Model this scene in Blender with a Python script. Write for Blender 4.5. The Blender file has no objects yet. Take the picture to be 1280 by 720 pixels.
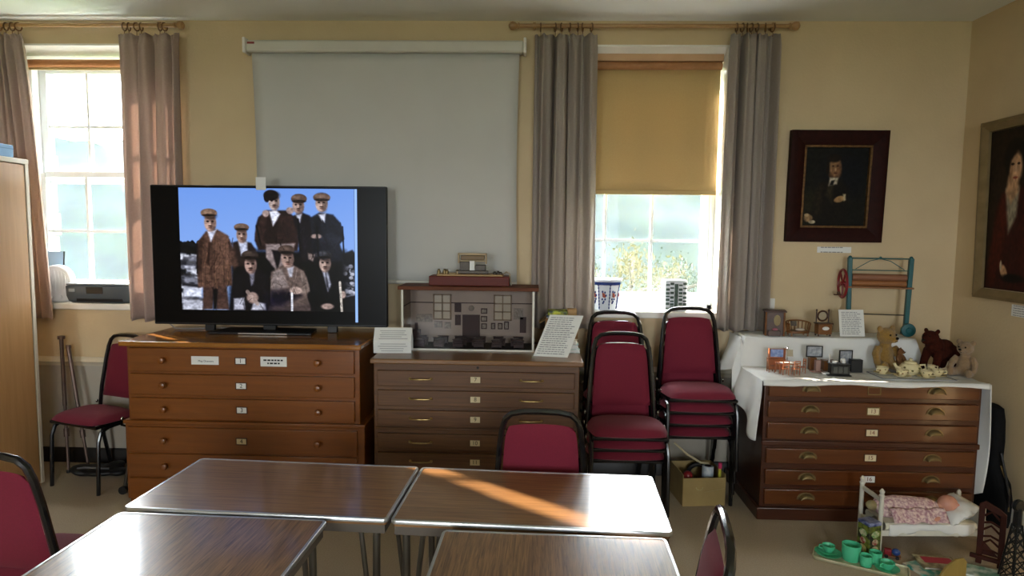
import bpy, bmesh, math, random
import numpy as np
from mathutils import Vector, Matrix, Euler
random.seed(7); np.random.seed(7)
SC = bpy.context.scene
COL = SC.collection
R = math.radians
PI = math.pi

# ------------------------------------------------------------------ camera
FPX = 800.0                      # focal length in pixels of a 1280 wide frame
PITCH, ROLL, YAW, CAMH = 0.08647, -0.01133, -0.03162, 1.6
def cam_axes():
    fwd = Vector((math.sin(YAW)*math.cos(PITCH), math.cos(YAW)*math.cos(PITCH), -math.sin(PITCH)))
    right = Vector((math.cos(YAW), -math.sin(YAW), 0))
    down = fwd.cross(right)
    c, s = math.cos(ROLL), math.sin(ROLL)
    return c*right + s*down, -s*right + c*down, fwd
CR, CD, CF = cam_axes()
cam_d = bpy.data.cameras.new('camera'); cam = bpy.data.objects.new('camera', cam_d); COL.objects.link(cam)
cam_d.sensor_width = 36; cam_d.lens = FPX/1280*36; cam_d.clip_start = .05; cam_d.clip_end = 1000
cam.matrix_world = Matrix(((CR.x, -CD.x, -CF.x, 0), (CR.y, -CD.y, -CF.y, 0), (CR.z, -CD.z, -CF.z, CAMH), (0, 0, 0, 1)))
SC.camera = cam
def ray(px, py): return CR*((px-640)/FPX) + CD*((py-360)/FPX) + CF
def at(px, py, Y):
    d = ray(px, py); return d*(Y/d.y) + Vector((0, 0, CAMH))
def on(px, py, z):
    d = ray(px, py); return d*((z-CAMH)/d.z) + Vector((0, 0, CAMH))

# ------------------------------------------------------------------ light
SC.view_settings.view_transform = 'Standard'; SC.view_settings.look = 'None'
SC.view_settings.gamma = 1; SC.view_settings.use_curve_mapping = False
SC.view_settings.exposure = 1.38
world = bpy.data.worlds.new('hazy_sky'); SC.world = world; world.use_nodes = True
bg = world.node_tree.nodes['Background']; bg.inputs[0].default_value = (.88, .95, 1, 1); bg.inputs[1].default_value = 9.0
sun_d = bpy.data.lights.new('sun', 'SUN'); sun_d.energy = 13; sun_d.angle = R(.6); sun_d.color = (1, .88, .72)
sun = bpy.data.objects.new('sun_offscreen', sun_d); COL.objects.link(sun)
SUNDIR = Vector((.81, -.588, -.45)).normalized()
sun.rotation_euler = SUNDIR.to_track_quat('-Z', 'Y').to_euler()
def area(name, loc, direction, sx, sy, power, color):
    l = bpy.data.lights.new(name, 'AREA'); l.shape = 'RECTANGLE'; l.size = sx; l.size_y = sy; l.energy = power; l.color = color
    o = bpy.data.objects.new(name, l); COL.objects.link(o); o.location = loc
    o.rotation_euler = Vector(direction).to_track_quat('-Z', 'Y').to_euler(); return o
# portals (they give no light of their own) guide the sky light through the windows behind the camera
for x in (-2.0, 1.0):
    p = area('window_rear_portal_offscreen', (x, -3.41, 1.75), (0, 1, 0), 1.3, 1.5, 1, (1, 1, 1)); p.data.cycles.is_portal = True
# portals guide sky light through the two front windows
for x in (-2.895, .655):
    p = area('window_portal', (x, 4.59, 1.9), (0, -1, 0), 1.14, 1.75, 1, (1, 1, 1)); p.data.cycles.is_portal = True

# ------------------------------------------------------------------ colour and materials
def lin(c):
    if isinstance(c, str):
        c = tuple(int(c[i:i+2], 16)/255 for i in (0, 2, 4))
    return tuple(x/12.92 if x <= .04045 else ((x+.055)/1.055)**2.4 for x in c)
MATS = {}
def mat(name, c1, rough=.5, c2=None, scale=8.0, stretch=(1, 1, 1), kind=None, bump=0.0, bscale=None, metal=0.0, coat=0.0,
        trans=0.0, emis=None, estr=1.0, alpha=1.0, sheen=0.0, dist=0.0, spec=.5, w=.5):
    if name in MATS: return MATS[name]
    m = bpy.data.materials.new(name); m.use_nodes = True; nt = m.node_tree; N = nt.nodes; L = nt.links
    b = N['Principled BSDF']; c1 = lin(c1)
    b.inputs['Base Color'].default_value = (*c1, 1); b.inputs['Roughness'].default_value = rough; b.inputs['Metallic'].default_value = metal
    b.inputs['Coat Weight'].default_value = coat; b.inputs['Coat Roughness'].default_value = .10; b.inputs['Sheen Weight'].default_value = sheen
    b.inputs['Specular IOR Level'].default_value = spec
    tc = N.new('ShaderNodeTexCoord'); mp = N.new('ShaderNodeMapping'); mp.inputs['Scale'].default_value = stretch
    L.new(tc.outputs['Object'], mp.inputs['Vector'])
    if c2 is not None:
        c2 = lin(c2); ramp = N.new('ShaderNodeValToRGB')
        ramp.color_ramp.elements[0].color = (*c1, 1); ramp.color_ramp.elements[1].color = (*c2, 1)
        ramp.color_ramp.elements[0].position = .5-w*.4; ramp.color_ramp.elements[1].position = .5+w*.4
        if kind == 'wood':
            t = N.new('ShaderNodeTexNoise'); t.inputs['Scale'].default_value = scale*5; t.inputs['Detail'].default_value = 7
            t.inputs['Roughness'].default_value = .62; t.inputs['Distortion'].default_value = dist or .4
            L.new(mp.outputs[0], t.inputs['Vector']); L.new(t.outputs['Fac'], ramp.inputs[0])
        elif kind == 'vor':
            t = N.new('ShaderNodeTexVoronoi'); t.inputs['Scale'].default_value = scale
            L.new(mp.outputs[0], t.inputs['Vector']); L.new(t.outputs['Distance'], ramp.inputs[0])
        else:
            t = N.new('ShaderNodeTexNoise'); t.inputs['Scale'].default_value = scale; t.inputs['Detail'].default_value = 6
            L.new(mp.outputs[0], t.inputs['Vector']); L.new(t.outputs['Fac'], ramp.inputs[0])
        L.new(ramp.outputs[0], b.inputs['Base Color'])
    if bump:
        nz = N.new('ShaderNodeTexNoise'); nz.inputs['Scale'].default_value = bscale or scale*3; nz.inputs['Detail'].default_value = 4
        L.new(mp.outputs[0], nz.inputs['Vector'])
        bp = N.new('ShaderNodeBump'); bp.inputs['Strength'].default_value = bump; bp.inputs['Distance'].default_value = .01
        L.new(nz.outputs['Fac'], bp.inputs['Height']); L.new(bp.outputs[0], b.inputs['Normal'])
    if emis is not None:
        b.inputs['Emission Color'].default_value = (*lin(emis), 1); b.inputs['Emission Strength'].default_value = estr
    out = N['Material Output']
    if trans:
        tr = N.new('ShaderNodeBsdfTranslucent'); mx = N.new('ShaderNodeMixShader'); mx.inputs[0].default_value = trans
        tr.inputs[0].default_value = (*c1, 1)
        L.new(b.outputs[0], mx.inputs[1]); L.new(tr.outputs[0], mx.inputs[2]); L.new(mx.outputs[0], out.inputs[0])
    if alpha < 1:
        tp = N.new('ShaderNodeBsdfTransparent'); mx = N.new('ShaderNodeMixShader'); mx.inputs[0].default_value = alpha
        L.new(tp.outputs[0], mx.inputs[1]); L.new(b.outputs[0], mx.inputs[2]); L.new(mx.outputs[0], out.inputs[0])
    MATS[name] = m; return m
def attr_mat(name, rough=.6, emis=0.0, coat=0.0):
    m = bpy.data.materials.new(name); m.use_nodes = True; N = m.node_tree.nodes; L = m.node_tree.links; b = N['Principled BSDF']
    a = N.new('ShaderNodeAttribute'); a.attribute_name = 'paint'; b.inputs['Roughness'].default_value = rough; b.inputs['Coat Weight'].default_value = coat; b.inputs['Specular IOR Level'].default_value = .15
    if emis:
        b.inputs['Base Color'].default_value = (.01, .01, .01, 1); L.new(a.outputs['Color'], b.inputs['Emission Color']); b.inputs['Emission Strength'].default_value = emis
    else: L.new(a.outputs['Color'], b.inputs['Base Color'])
    return m

M_wall = mat('cream_wall_paint', 'cfba95', .8, c2='c7b18d', scale=3, bump=.12, bscale=60)
M_wall_low = mat('grey_dado_paint', 'b9b1a2', .7, c2='aea698', scale=3, bump=.1, bscale=60)
M_ceil = mat('ceiling_paint', 'e9ebe8', .9, bump=.05, bscale=40, c2='e3e5e2', scale=2)
M_white = mat('white_gloss_paint', 'ece9e2', .35, c2='e3e0d8', scale=5)
M_sash = mat('white_sash_paint', 'e9eef0', .4, c2='e2e7e9', scale=5)
M_carpet = mat('beige_carpet', 'bfae96', .95, c2='a6957d', scale=140, bump=.7, bscale=260, w=.9)
M_skirt_dark = mat('dark_skirting', '1c1815', .5, c2='231e1a', scale=4)
M_woodL = mat('orange_varnished_wood', '804816', .34, c2='6f3c10', scale=1.6, stretch=(.35, 2, 5), kind='wood', coat=.25)
M_woodLt = mat('honey_varnished_top', '9c6420', .22, c2='8b5518', scale=1.4, stretch=(.35, 4, 2), kind='wood', coat=.5)
M_woodM = mat('oak_varnished_wood', '684320', .5, c2='4c2e13', scale=2.2, stretch=(.3, 2, 8), kind='wood', coat=.15)
M_woodMt = mat('oak_top', '80592f', .35, c2='684522', scale=2, stretch=(.3, 6, 2), kind='wood', coat=.3)
M_woodR = mat('mahogany_varnished_wood', '643615', .3, c2='4e260d', scale=1.6, stretch=(.35, 2, 5), kind='wood', coat=.35)
M_woodRd = mat('dark_mahogany', '4a2411', .35, c2='3c1b0c', scale=1.6, stretch=(.35, 2, 5), kind='wood', coat=.25)
M_tableX = mat('laminate_grain_long', '936b42', .3, c2='684526', w=.4, scale=1.6, stretch=(.5, 14, 1), kind='wood', coat=.4, spec=.45, dist=.6)
M_tableY = mat('laminate_grain_deep', '966e45', .3, c2='573a20', w=.4, scale=2.3, stretch=(14, .6, 1), kind='wood', coat=.4, spec=.45, dist=.9)
M_alu = mat('aluminium_edging', 'c6c8c9', .28, metal=.9, c2='b5b7b8', scale=9)
M_leg = mat('grey_steel_tube', '6a665f', .35, metal=.8, c2='5c5852', scale=8)
M_apron = mat('grey_apron', '5c534a', .5, c2='514941', scale=5)
M_red = mat('crimson_fabric', '740a2a', .85, c2='680824', scale=220, sheen=.06, bump=.15, bscale=400)
M_blk = mat('black_tube', '0b0b0d', .22, c2='101013', scale=5, coat=.3)
M_blkmat = mat('black_plastic', '0c0c0e', .45, c2='121214', scale=6)
M_chrome = mat('chrome', 'd8d8d8', .12, metal=1, c2='cccccc', scale=5)
M_brass = mat('aged_brass', 'a58d5c', .32, metal=.85, c2='8d7648', scale=30)
M_brassd = mat('dull_brass', '8c7a55', .4, metal=.7, c2='7a6946', scale=30)
M_paper = mat('white_paper', 'e4e4e0', .7, c2='dcdcd8', scale=6)
M_card = mat('cream_card', 'd8c9a4', .7, c2='cdbd97', scale=12)
M_ink = mat('black_ink', '1a1a1e', .7, c2='222226', scale=12)
M_inkred = mat('red_brown_ink', '7a3a2c', .7, c2='6d3326', scale=12)
M_inkgrey = mat('grey_print', '8d8d90', .8, c2='828286', scale=12)
M_curt = mat('taupe_curtain', 'b0a59b', .8, c2='a69b91', scale=90, trans=.34, bump=.1, bscale=300)
M_curtp = mat('pinkish_curtain', 'bba79c', .85, c2='b09c92', scale=90, trans=.34, bump=.1, bscale=300)
M_blind = mat('ochre_blind', 'c4a873', .85, c2='bfa26d', scale=160, trans=.10)
M_rod = mat('light_wood_pole', 'b08a5c', .4, c2='9a754a', scale=6, stretch=(1, 4, 4), kind='wood', coat=.2)
M_ring = mat('dark_wood_ring', '7a5730', .4, c2='66461f', scale=12)
M_screen = mat('projection_fabric', 'bdbcb6', .9, c2='b8b7b1', scale=3)
M_scase = mat('screen_case', 'c8c5ba', .45, c2='c0bdb2', scale=4)
M_cup = mat('beech_laminate', 'b58a5a', .4, c2='a67b4c', scale=1.2, stretch=(3, 6, .35), kind='wood')
M_cupedge = mat('pale_edging', 'c9bda8', .45, c2='c0b39d', scale=5)
M_cloth = mat('white_tablecloth', 'e6e6e3', .9, c2='dededb', scale=6, bump=.25, bscale=14)
M_glass = mat('window_glass', 'eef6fa', .03, alpha=.05, spec=.6)
M_stone = mat('grey_stone', 'a39d8c', .9, c2='837d6f', scale=9, bump=.6, bscale=18)

# ------------------------------------------------------------------ mesh builder
class MB:
    def __init__(s): s.v = []; s.f = []; s.m = []; s.mi = 0; s.T = None
    def _add(s, vs, fs):
        o = len(s.v)
        if s.T is not None: vs = [s.T @ Vector(p) for p in vs]
        s.v += [tuple(p) for p in vs]; s.f += [tuple(i+o for i in f) for f in fs]; s.m += [s.mi]*len(fs); return s
    def box(s, c, d, rot=None):
        x, y, z = d[0]/2, d[1]/2, d[2]/2
        vs = [Vector((i*x, j*y, k*z)) for i in (-1, 1) for j in (-1, 1) for k in (-1, 1)]
        if rot is not None:
            q = Euler(rot).to_matrix(); vs = [q @ p for p in vs]
        vs = [p+Vector(c) for p in vs]
        return s._add(vs, [(0, 1, 3, 2), (4, 6, 7, 5), (0, 4, 5, 1), (2, 3, 7, 6), (0, 2, 6, 4), (1, 5, 7, 3)])
    def b2(s, lo, hi): return s.box([(a+b)/2 for a, b in zip(lo, hi)], [abs(b-a) for a, b in zip(lo, hi)])
    def tube(s, path, r, n=8, closed=False, squash=1.0):
        P = [Vector(p) for p in path]; k = len(P); rr = r if isinstance(r, (list, tuple)) else [r]*k
        vs = []; up = None
        for i, p in enumerate(P):
            if closed: t = P[(i+1) % k]-P[i-1]
            else: t = P[min(i+1, k-1)]-P[max(i-1, 0)]
            t.normalize()
            if up is None: up = t.orthogonal().normalized()
            up = (up-t*up.dot(t)); up = up.normalized() if up.length > 1e-6 else t.orthogonal().normalized()
            w = t.cross(up)
            for j in range(n):
                a = 2*PI*j/n; vs.append(p+(up*math.cos(a)+w*math.sin(a)*squash)*rr[i])
        fs = []
        for i in range(k if closed else k-1):
            for j in range(n):
                a, b = i*n, ((i+1) % k)*n
                fs.append((a+j, a+(j+1) % n, b+(j+1) % n, b+j))
        if not closed: fs += [tuple(range(n))[::-1], tuple(range((k-1)*n, k*n))]
        return s._add(vs, fs)
    def cyl(s, a, b, r, n=12, r2=None): return s.tube([a, b], [r, r if r2 is None else r2], n)
    def lathe(s, prof, c=(0, 0, 0), n=16, axis=(0, 0, 1), sx=1, sy=1):
        q = Vector((0, 0, 1)).rotation_difference(Vector(axis)).to_matrix(); vs = []
        for (r, z) in prof:
            for j in range(n):
                a = 2*PI*j/n; vs.append(q @ Vector((r*math.cos(a)*sx, r*math.sin(a)*sy, z))+Vector(c))
        fs = []
        for i in range(len(prof)-1):
            for j in range(n): fs.append((i*n+j, i*n+(j+1) % n, (i+1)*n+(j+1) % n, (i+1)*n+j))
        fs += [tuple(range(n))[::-1], tuple(range((len(prof)-1)*n, len(prof)*n))]
        return s._add(vs, fs)
    def ell(s, c, r, rot=(0, 0, 0), nu=12, nv=8):
        q = Euler(rot).to_matrix(); vs = []; 
        for i in range(1, nv):
            ph = PI*i/nv
            for j in range(nu):
                a = 2*PI*j/nu; vs.append(q @ Vector((r[0]*math.sin(ph)*math.cos(a), r[1]*math.sin(ph)*math.sin(a), r[2]*math.cos(ph)))+Vector(c))
        vs.append(q @ Vector((0, 0, r[2]))+Vector(c)); vs.append(q @ Vector((0, 0, -r[2]))+Vector(c)); T = len(vs)-2; fs = []
        for i in range(nv-2):
            for j in range(nu): fs.append((i*nu+j, (i+1)*nu+j, (i+1)*nu+(j+1) % nu, i*nu+(j+1) % nu))
        for j in range(nu): fs.append((T, j, (j+1) % nu)); fs.append((T+1, (nv-2)*nu+(j+1) % nu, (nv-2)*nu+j))
        return s._add(vs, fs)
    def prism(s, pts, a, b, plane='xy'):
        n = len(pts)
        mk = {'xy': lambda p, h: (p[0], p[1], h), 'xz': lambda p, h: (p[0], h, p[1]), 'yz': lambda p, h: (h, p[0], p[1])}[plane]
        vs = [mk(p, a) for p in pts]+[mk(p, b) for p in pts]
        return s._add(vs, [tuple(range(n))[::-1], tuple(range(n, 2*n))]+[(i, (i+1) % n, n+(i+1) % n, n+i) for i in range(n)])
    def grid(s, fn, nu, nv):
        vs = [fn(i/nu, j/nv) for j in range(nv+1) for i in range(nu+1)]
        return s._add(vs, [(j*(nu+1)+i, j*(nu+1)+i+1, (j+1)*(nu+1)+i+1, (j+1)*(nu+1)+i) for j in range(nv) for i in range(nu)])
    def build(s, name, mats, parent=None, loc=None, rot=None, bevel=0, smooth=True, remesh=0, solid=0, seg=2, sub=0):
        me = bpy.data.meshes.new(name); me.from_pydata(s.v, [], s.f)
        bm = bmesh.new(); bm.from_mesh(me); bmesh.ops.recalc_face_normals(bm, faces=bm.faces); bm.to_mesh(me); bm.free()
        mats = mats if isinstance(mats, (list, tuple)) else [mats]
        for m in mats: me.materials.append(m)
        if len(mats) > 1: me.polygons.foreach_set('material_index', s.m)
        if smooth:
            me.shade_smooth()
            if not (remesh or sub): me.set_sharp_from_angle(angle=R(38))
        o = bpy.data.objects.new(name, me); COL.objects.link(o)
        if parent is not None: o.parent = parent
        if loc is not None: o.location = loc
        if rot is not None: o.rotation_euler = rot
        if remesh:
            r = o.modifiers.new('fuse', 'REMESH'); r.mode = 'VOXEL'; r.voxel_size = remesh; r.use_smooth_shade = True
            sm = o.modifiers.new('soft', 'SMOOTH'); sm.factor = .5; sm.iterations = 4
        if bevel:
            b = o.modifiers.new('bevel', 'BEVEL'); b.width = bevel; b.segments = seg; b.limit_method = 'ANGLE'; b.angle_limit = R(40)
        if solid:
            k = o.modifiers.new('thickness', 'SOLIDIFY'); k.thickness = solid
        if sub:
            k = o.modifiers.new('sub', 'SUBSURF'); k.levels = sub; k.render_levels = sub
        return o
def tag(o, label, cat, group=None):
    o['label'] = label; o['category'] = cat
    if group: o['group'] = group
    return o
def thing(name, label, cat, loc=(0, 0, 0), rz=0, group=None):
    o = bpy.data.objects.new(name, None); COL.objects.link(o); o.location = loc; o.rotation_euler = (0, 0, rz); o.empty_display_size = .1
    return tag(o, label, cat, group)
def struct(o): o['kind'] = 'structure'; return o
def copy_tree(o, parent=None):
    c = o.copy(); COL.objects.link(c); c.parent = parent
    for ch in o.children: copy_tree(ch, c)
    return c
def text_mesh(body, size):
    cu = bpy.data.curves.new('txt', 'FONT'); cu.body = body; cu.size = size; cu.align_x = 'CENTER'; cu.align_y = 'CENTER'; cu.extrude = .0003
    t = bpy.data.objects.new('txt', cu); COL.objects.link(t); dg = bpy.context.evaluated_depsgraph_get(); dg.update()
    me = bpy.data.meshes.new_from_object(t.evaluated_get(dg)); bpy.data.objects.remove(t); return me
def text(name, body, size, m, parent, loc, rot=(PI/2, 0, 0)):
    me = text_mesh(body, size); me.materials.clear(); me.materials.append(m)
    o = bpy.data.objects.new(name, me); COL.objects.link(o); o.parent = parent; o.location = loc; o.rotation_euler = rot; return o

# ------------------------------------------------------------------ the room
YB = 4.18; YO = 4.56; XR = 2.70; XL = -3.80; YR = -3.40; ZC = 2.935
OP1 = (-3.465, -2.325); OP2 = (.085, 1.225); SILL = 1.085; HEAD = 2.79
m = MB(); m.b2((XL, YR, -.1), (XR, YB, 0)); struct(m.build('floor', M_carpet, smooth=False))
m = MB(); m.b2((XL, YR, ZC), (XR, YB, ZC+.1)); struct(m.build('ceiling', M_ceil, smooth=False))
m = MB()
DADO = .70
for lo, hi, mi in ((0, DADO, 1), (DADO, SILL, 0), (HEAD, ZC, 0)):
    m.mi = mi; m.b2((XL-.1, YB, lo), (XR+.1, YO, hi))
m.mi = 0
for a, b in ((XL-.1, OP1[0]), (OP1[1], OP2[0]), (OP2[1], XR+.1)): m.b2((a, YB, SILL), (b, YO, HEAD))
wb = struct(m.build('wall_back', [M_wall, M_wall_low], smooth=False))
m = MB(); m.b2((XR, YR, 0), (XR+.1, YB, ZC)); struct(m.build('wall_right', M_wall, smooth=False))
m = MB(); m.b2((XL-.1, YR, 0), (XL, YB, ZC)); struct(m.build('wall_left', M_wall, smooth=False))
m = MB()
for a, b in ((XL-.1, -2.65), (-1.35, .35), (1.65, XR+.1)): m.b2((a, YR-.1, 0), (b, YR, ZC))
for a, b in ((-2.65, -1.35), (.35, 1.65)): m.b2((a, YR-.1, 0), (b, YR, 1)); m.b2((a, YR-.1, 2.5), (b, YR, ZC))
struct(m.build('wall_rear', M_wall, smooth=False))
m = MB(); m.prism([(YB, DADO-.03), (YB-.012, DADO-.03), (YB-.018, DADO-.01), (YB-.03, DADO), (YB-.018, DADO+.012), (YB-.012, DADO+.03), (YB, DADO+.03)], XL, XR, 'yz')
struct(m.build('trim_1', mat('cream_dado_rail', 'd5cbb4', .45, c2='ccc2ab', scale=5)))
m = MB(); m.prism([(YB, 0), (YB-.018, 0), (YB-.018, .085), (YB-.008, .1), (YB, .1)], XL, XR, 'yz'); struct(m.build('baseboard_back', M_skirt_dark))
m = MB(); m.prism([(XR, 0), (XR-.02, 0), (XR-.02, .11), (XR-.008, .135), (XR, .135)], YR, YB-.02, 'xz'); struct(m.build('baseboard_right', mat('cream_skirting', 'd6d1c3', .45, c2='ccc7b8', scale=5)))

def sash_window(name, x0, x1, bx, rows):
    root = bpy.data.objects.new(name, None); COL.objects.link(root); root['kind'] = 'structure'; root.location = ((x0+x1)/2, YB, SILL)
    ox, oz = root.location.x, SILL
    def part(nm, mb, mt, **k): 
        mb.T = None; mb.v = [(v[0]-ox, v[1]-YB, v[2]-oz) for v in mb.v]
        return mb.build(nm, mt, root, **k)
    yg = 4.40
    # box frame
    f = MB(); f.b2((x0, yg-.05, SILL), (x0+.045, yg+.07, HEAD-.06)); f.b2((x1-.045, yg-.05, SILL), (x1, yg+.07, HEAD-.06))
    f.b2((x0, yg-.05, HEAD-.10), (x1, yg+.07, HEAD-.05)); f.b2((x0, yg-.05, SILL-.0), (x1, yg+.07, SILL+.045))
    part('box_frame', f, M_sash, bevel=.004)
    # reveal linings
    l = MB(); l.b2((x0, YB+.002, SILL), (x0+.012, yg-.05, HEAD)); part('reveal_lining', l, M_white)
    l = MB(); l.b2((x1-.012, YB+.002, SILL), (x1, yg-.05, HEAD)); part('reveal_lining', l, M_white)
    l = MB(); l.prism([(YB+.001, HEAD), (YB+.001, HEAD-.012), (yg-.05, HEAD-.08), (yg-.05, HEAD)], x0+.012, x1-.012, 'yz'); part('soffit_lining', l, M_white)
    l = MB(); l.b2((x0-.04, YB-.035, SILL-.03), (x1+.04, YB, SILL+.012)); l.b2((x0, YB, SILL-.0), (x1, yg-.05, SILL+.012)); part('window_board', l, M_white, bevel=.006)
    zb, z1, zm, z2, zt = rows; xl, xr = x0+.045, x1-.045
    for lo, hi, y, mid, nm in ((zb, zm, yg-.02, z1, 'lower_sash'), (zm, zt, yg+.03, z2, 'upper_sash')):
        a = MB(); bot = .085 if nm == 'lower_sash' else .04
        a.b2((xl, y-.02, lo-bot), (xl+.05, y+.02, hi+.03)); a.b2((xr-.05, y-.02, lo-bot), (xr, y+.02, hi+.03))
        a.b2((xl+.05, y-.02, lo-bot), (xr-.05, y+.02, lo)); a.b2((xl+.05, y-.02, hi), (xr-.05, y+.02, hi+(.04 if nm == 'lower_sash' else .03)))
        so = part(nm, a, M_sash, bevel=.004)
        b = MB()
        for x in bx: b.b2((x-.009, y-.016, lo), (x+.009, y+.016, hi))
        b.b2((xl+.05, y-.015, mid-.009), (xr-.05, y+.015, mid+.009))
        b.v = [(v[0]-ox, v[1]-YB, v[2]-oz) for v in b.v]; b.build('glazing_bar', M_sash, so)
        xs = [xl+.05]+list(bx)+[xr-.05]
        for i in range(len(xs)-1):
            for c, d in ((lo, mid), (mid, hi)):
                p = MB(); p.b2((xs[i]+.004, y-.002, c+.004), (xs[i+1]-.004, y+.002, d-.004)); p.v = [(v[0]-ox, v[1]-YB, v[2]-oz) for v in p.v]
                p.build('pane', M_glass, so)
    # outer stone jambs, built up of single blocks
    for x, sg in ((x0, 1), (x1, -1)):
        z = SILL-.1; k = 0
        while z < HEAD-.05:
            hh = .16+.07*((k*37 % 10)/10); w = .014+.022*(k % 2); s = MB(); s.b2((x-.0, 4.49, z), (x+sg*w*.8, YO+.02, z+hh-.008)); part('stone', s, M_stone, bevel=.006)
            z += hh; k += 1
    return root
sash_window('window_1', *OP1, (-3.085, -2.785), (1.235, 1.575, 1.945, 2.295, 2.655))
sash_window('window_2', *OP2, (.488, .80), (1.205, 1.555, 1.925, 2.28, 2.64))
M_skyl = mat('rear_frame_paint', 'e8e6df', .4, c2='dfddd6', scale=5)
for i, x in enumerate((-2.0, 1.0)):
    f = MB()
    for a in (-.65, -.02, .61): f.b2((x+a, YR-.08, 1), (x+a+.04, YR-.03, 2.5))
    for z in (1, 1.73, 2.46): f.b2((x-.65, YR-.08, z), (x+.65, YR-.03, z+.04))
    struct(f.build('window_%d' % (3+i), M_skyl))

# outside: wooded hillsides across the valley
M_hill = mat('wooded_hillside', '101810', 1, c2='212c1b', scale=.10, stretch=(1, 1, 2.2), bump=.9, bscale=.5)
def hill(name, y, x0, x1, top, seed, label, m_):
    rr = np.random.RandomState(seed); ph = rr.rand(6)*6.28
    def fn(u, v):
        x = x0+(x1-x0)*u; ridge = top*(1+.10*math.sin(x*.018+ph[0])+.05*math.sin(x*.05+ph[1])+.015*math.sin(x*.31+ph[2])+.01*math.sin(x*.9+ph[3]))
        return (x, y-60*(1-v)+(3*math.sin(x*.2+9*v)), -22+(ridge+22)*(v**.8)+.5*math.sin(x*.7+v*40)+.4*math.sin(x*1.7+v*23))
    b = MB(); b.grid(fn, 160, 40); o = b.build(name, m_); o['kind'] = 'structure'; return o
hill('hillside', 190, -330, 260, 26, 3, '', M_hill)
b = MB(); b.b2((-330, -200, -22.5), (260, 200, -22)); struct(b.build('ground', mat('meadow', '4a5a38', 1, c2='3c4c30', scale=.2)))

b = MB(); b.b2((-40, -60, -3.4), (40, 28, -3)); struct(b.build('garden_ground', mat('garden_grass', '55683c', 1, c2='465832', scale=.6)))
hz = bpy.data.materials.new('valley_haze'); hz.use_nodes = True; hn = hz.node_tree; hn.nodes.remove(hn.nodes['Principled BSDF'])
vs_ = hn.nodes.new('ShaderNodeVolumeScatter'); vs_.inputs['Color'].default_value = (.25, .5, 1, 1); vs_.inputs['Density'].default_value = .00014; vs_.inputs['Anisotropy'].default_value = .2
hn.links.new(vs_.outputs[0], hn.nodes['Material Output'].inputs['Volume'])
b = MB(); b.b2((-320, 30, -21.9), (250, 230, 45)); o = b.build('valley_haze', hz, smooth=False); o['kind'] = 'stuff'; o['label'] = 'pale blue haze lying across the valley outside windows'; o['category'] = 'haze'
M_leaf = [mat('pale_yellow_leaf', '3f3d1c', .8, c2='504722', scale=3, trans=.2), mat('green_leaf', '1c2916', .8, c2='28361e', scale=3, trans=.2)]
M_bark = mat('grey_bark', '5d564c', .9, c2='4c463e', scale=12)
def tree(px, Y, top, spread, mi, n, label, seed):
    p = at(px, 300, Y); rr = random.Random(seed); root = thing('garden_tree', label, 'tree', (p.x, Y, -3), 0, 'trees outside the window'); H = top+3
    b = MB(); b.tube([(0, 0, 0), (.06, 0, H*.4), (-.05, .05, H*.7), (0, 0, H*.95)], [.12, .09, .05, .02], 7); tips = []
    for k in range(16):
        a = rr.uniform(0, 6.28); z = H*rr.uniform(.4, .85); l = spread*rr.uniform(.5, 1); e_ = Vector((l*math.cos(a), l*math.sin(a), z+l*.55)); b.tube([(0, 0, z), (e_.x*.5, e_.y*.5, z+l*.2), e_], [.035, .022, .008], 5); tips.append((Vector((0, 0, z)), e_))
    b.build('trunk', M_bark, root); b = MB(); vs, fs = [], []
    for k in range(n):
        s0, e_ = rr.choice(tips); c_ = s0.lerp(e_, rr.uniform(.35, 1.1))+Vector((rr.gauss(0, .16), rr.gauss(0, .16), rr.gauss(0, .16))); q = Euler((rr.uniform(0, 6), rr.uniform(0, 6), rr.uniform(0, 6))).to_matrix(); z_ = rr.uniform(.03, .06); o_ = len(vs)
        vs += [c_+q @ Vector(v_) for v_ in ((-z_, 0, 0), (0, -z_*.5, .01), (z_, 0, 0), (0, z_*.5, .01))]; fs.append((o_, o_+1, o_+2, o_+3))
    b._add(vs, fs); o = b.build('foliage', M_leaf[mi], root, smooth=False); return root
tree(792, 13.0, 1.35, 1.3, 0, 2200, 'yellowing tree outside window behind blue flowerpot', 3)
tree(850, 16.0, 1.0, 1.3, 1, 2200, 'green tree outside window behind patterned jar', 5)
tree(735, 22.0, .9, 1.3, 1, 1800, 'green tree outside window, half behind taupe curtain', 8)
b = MB(); b.tube([at(105, 140, 7.5), at(128, 175, 7.0), at(160, 228, 6.2), at(230, 330, 5.2), Vector((-2.05, YO+.008, 1.05))], .006, 5)
tag(b.build('overhead_wire', M_blkmat), 'black wire slanting down outside the printer window', 'wire')

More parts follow.
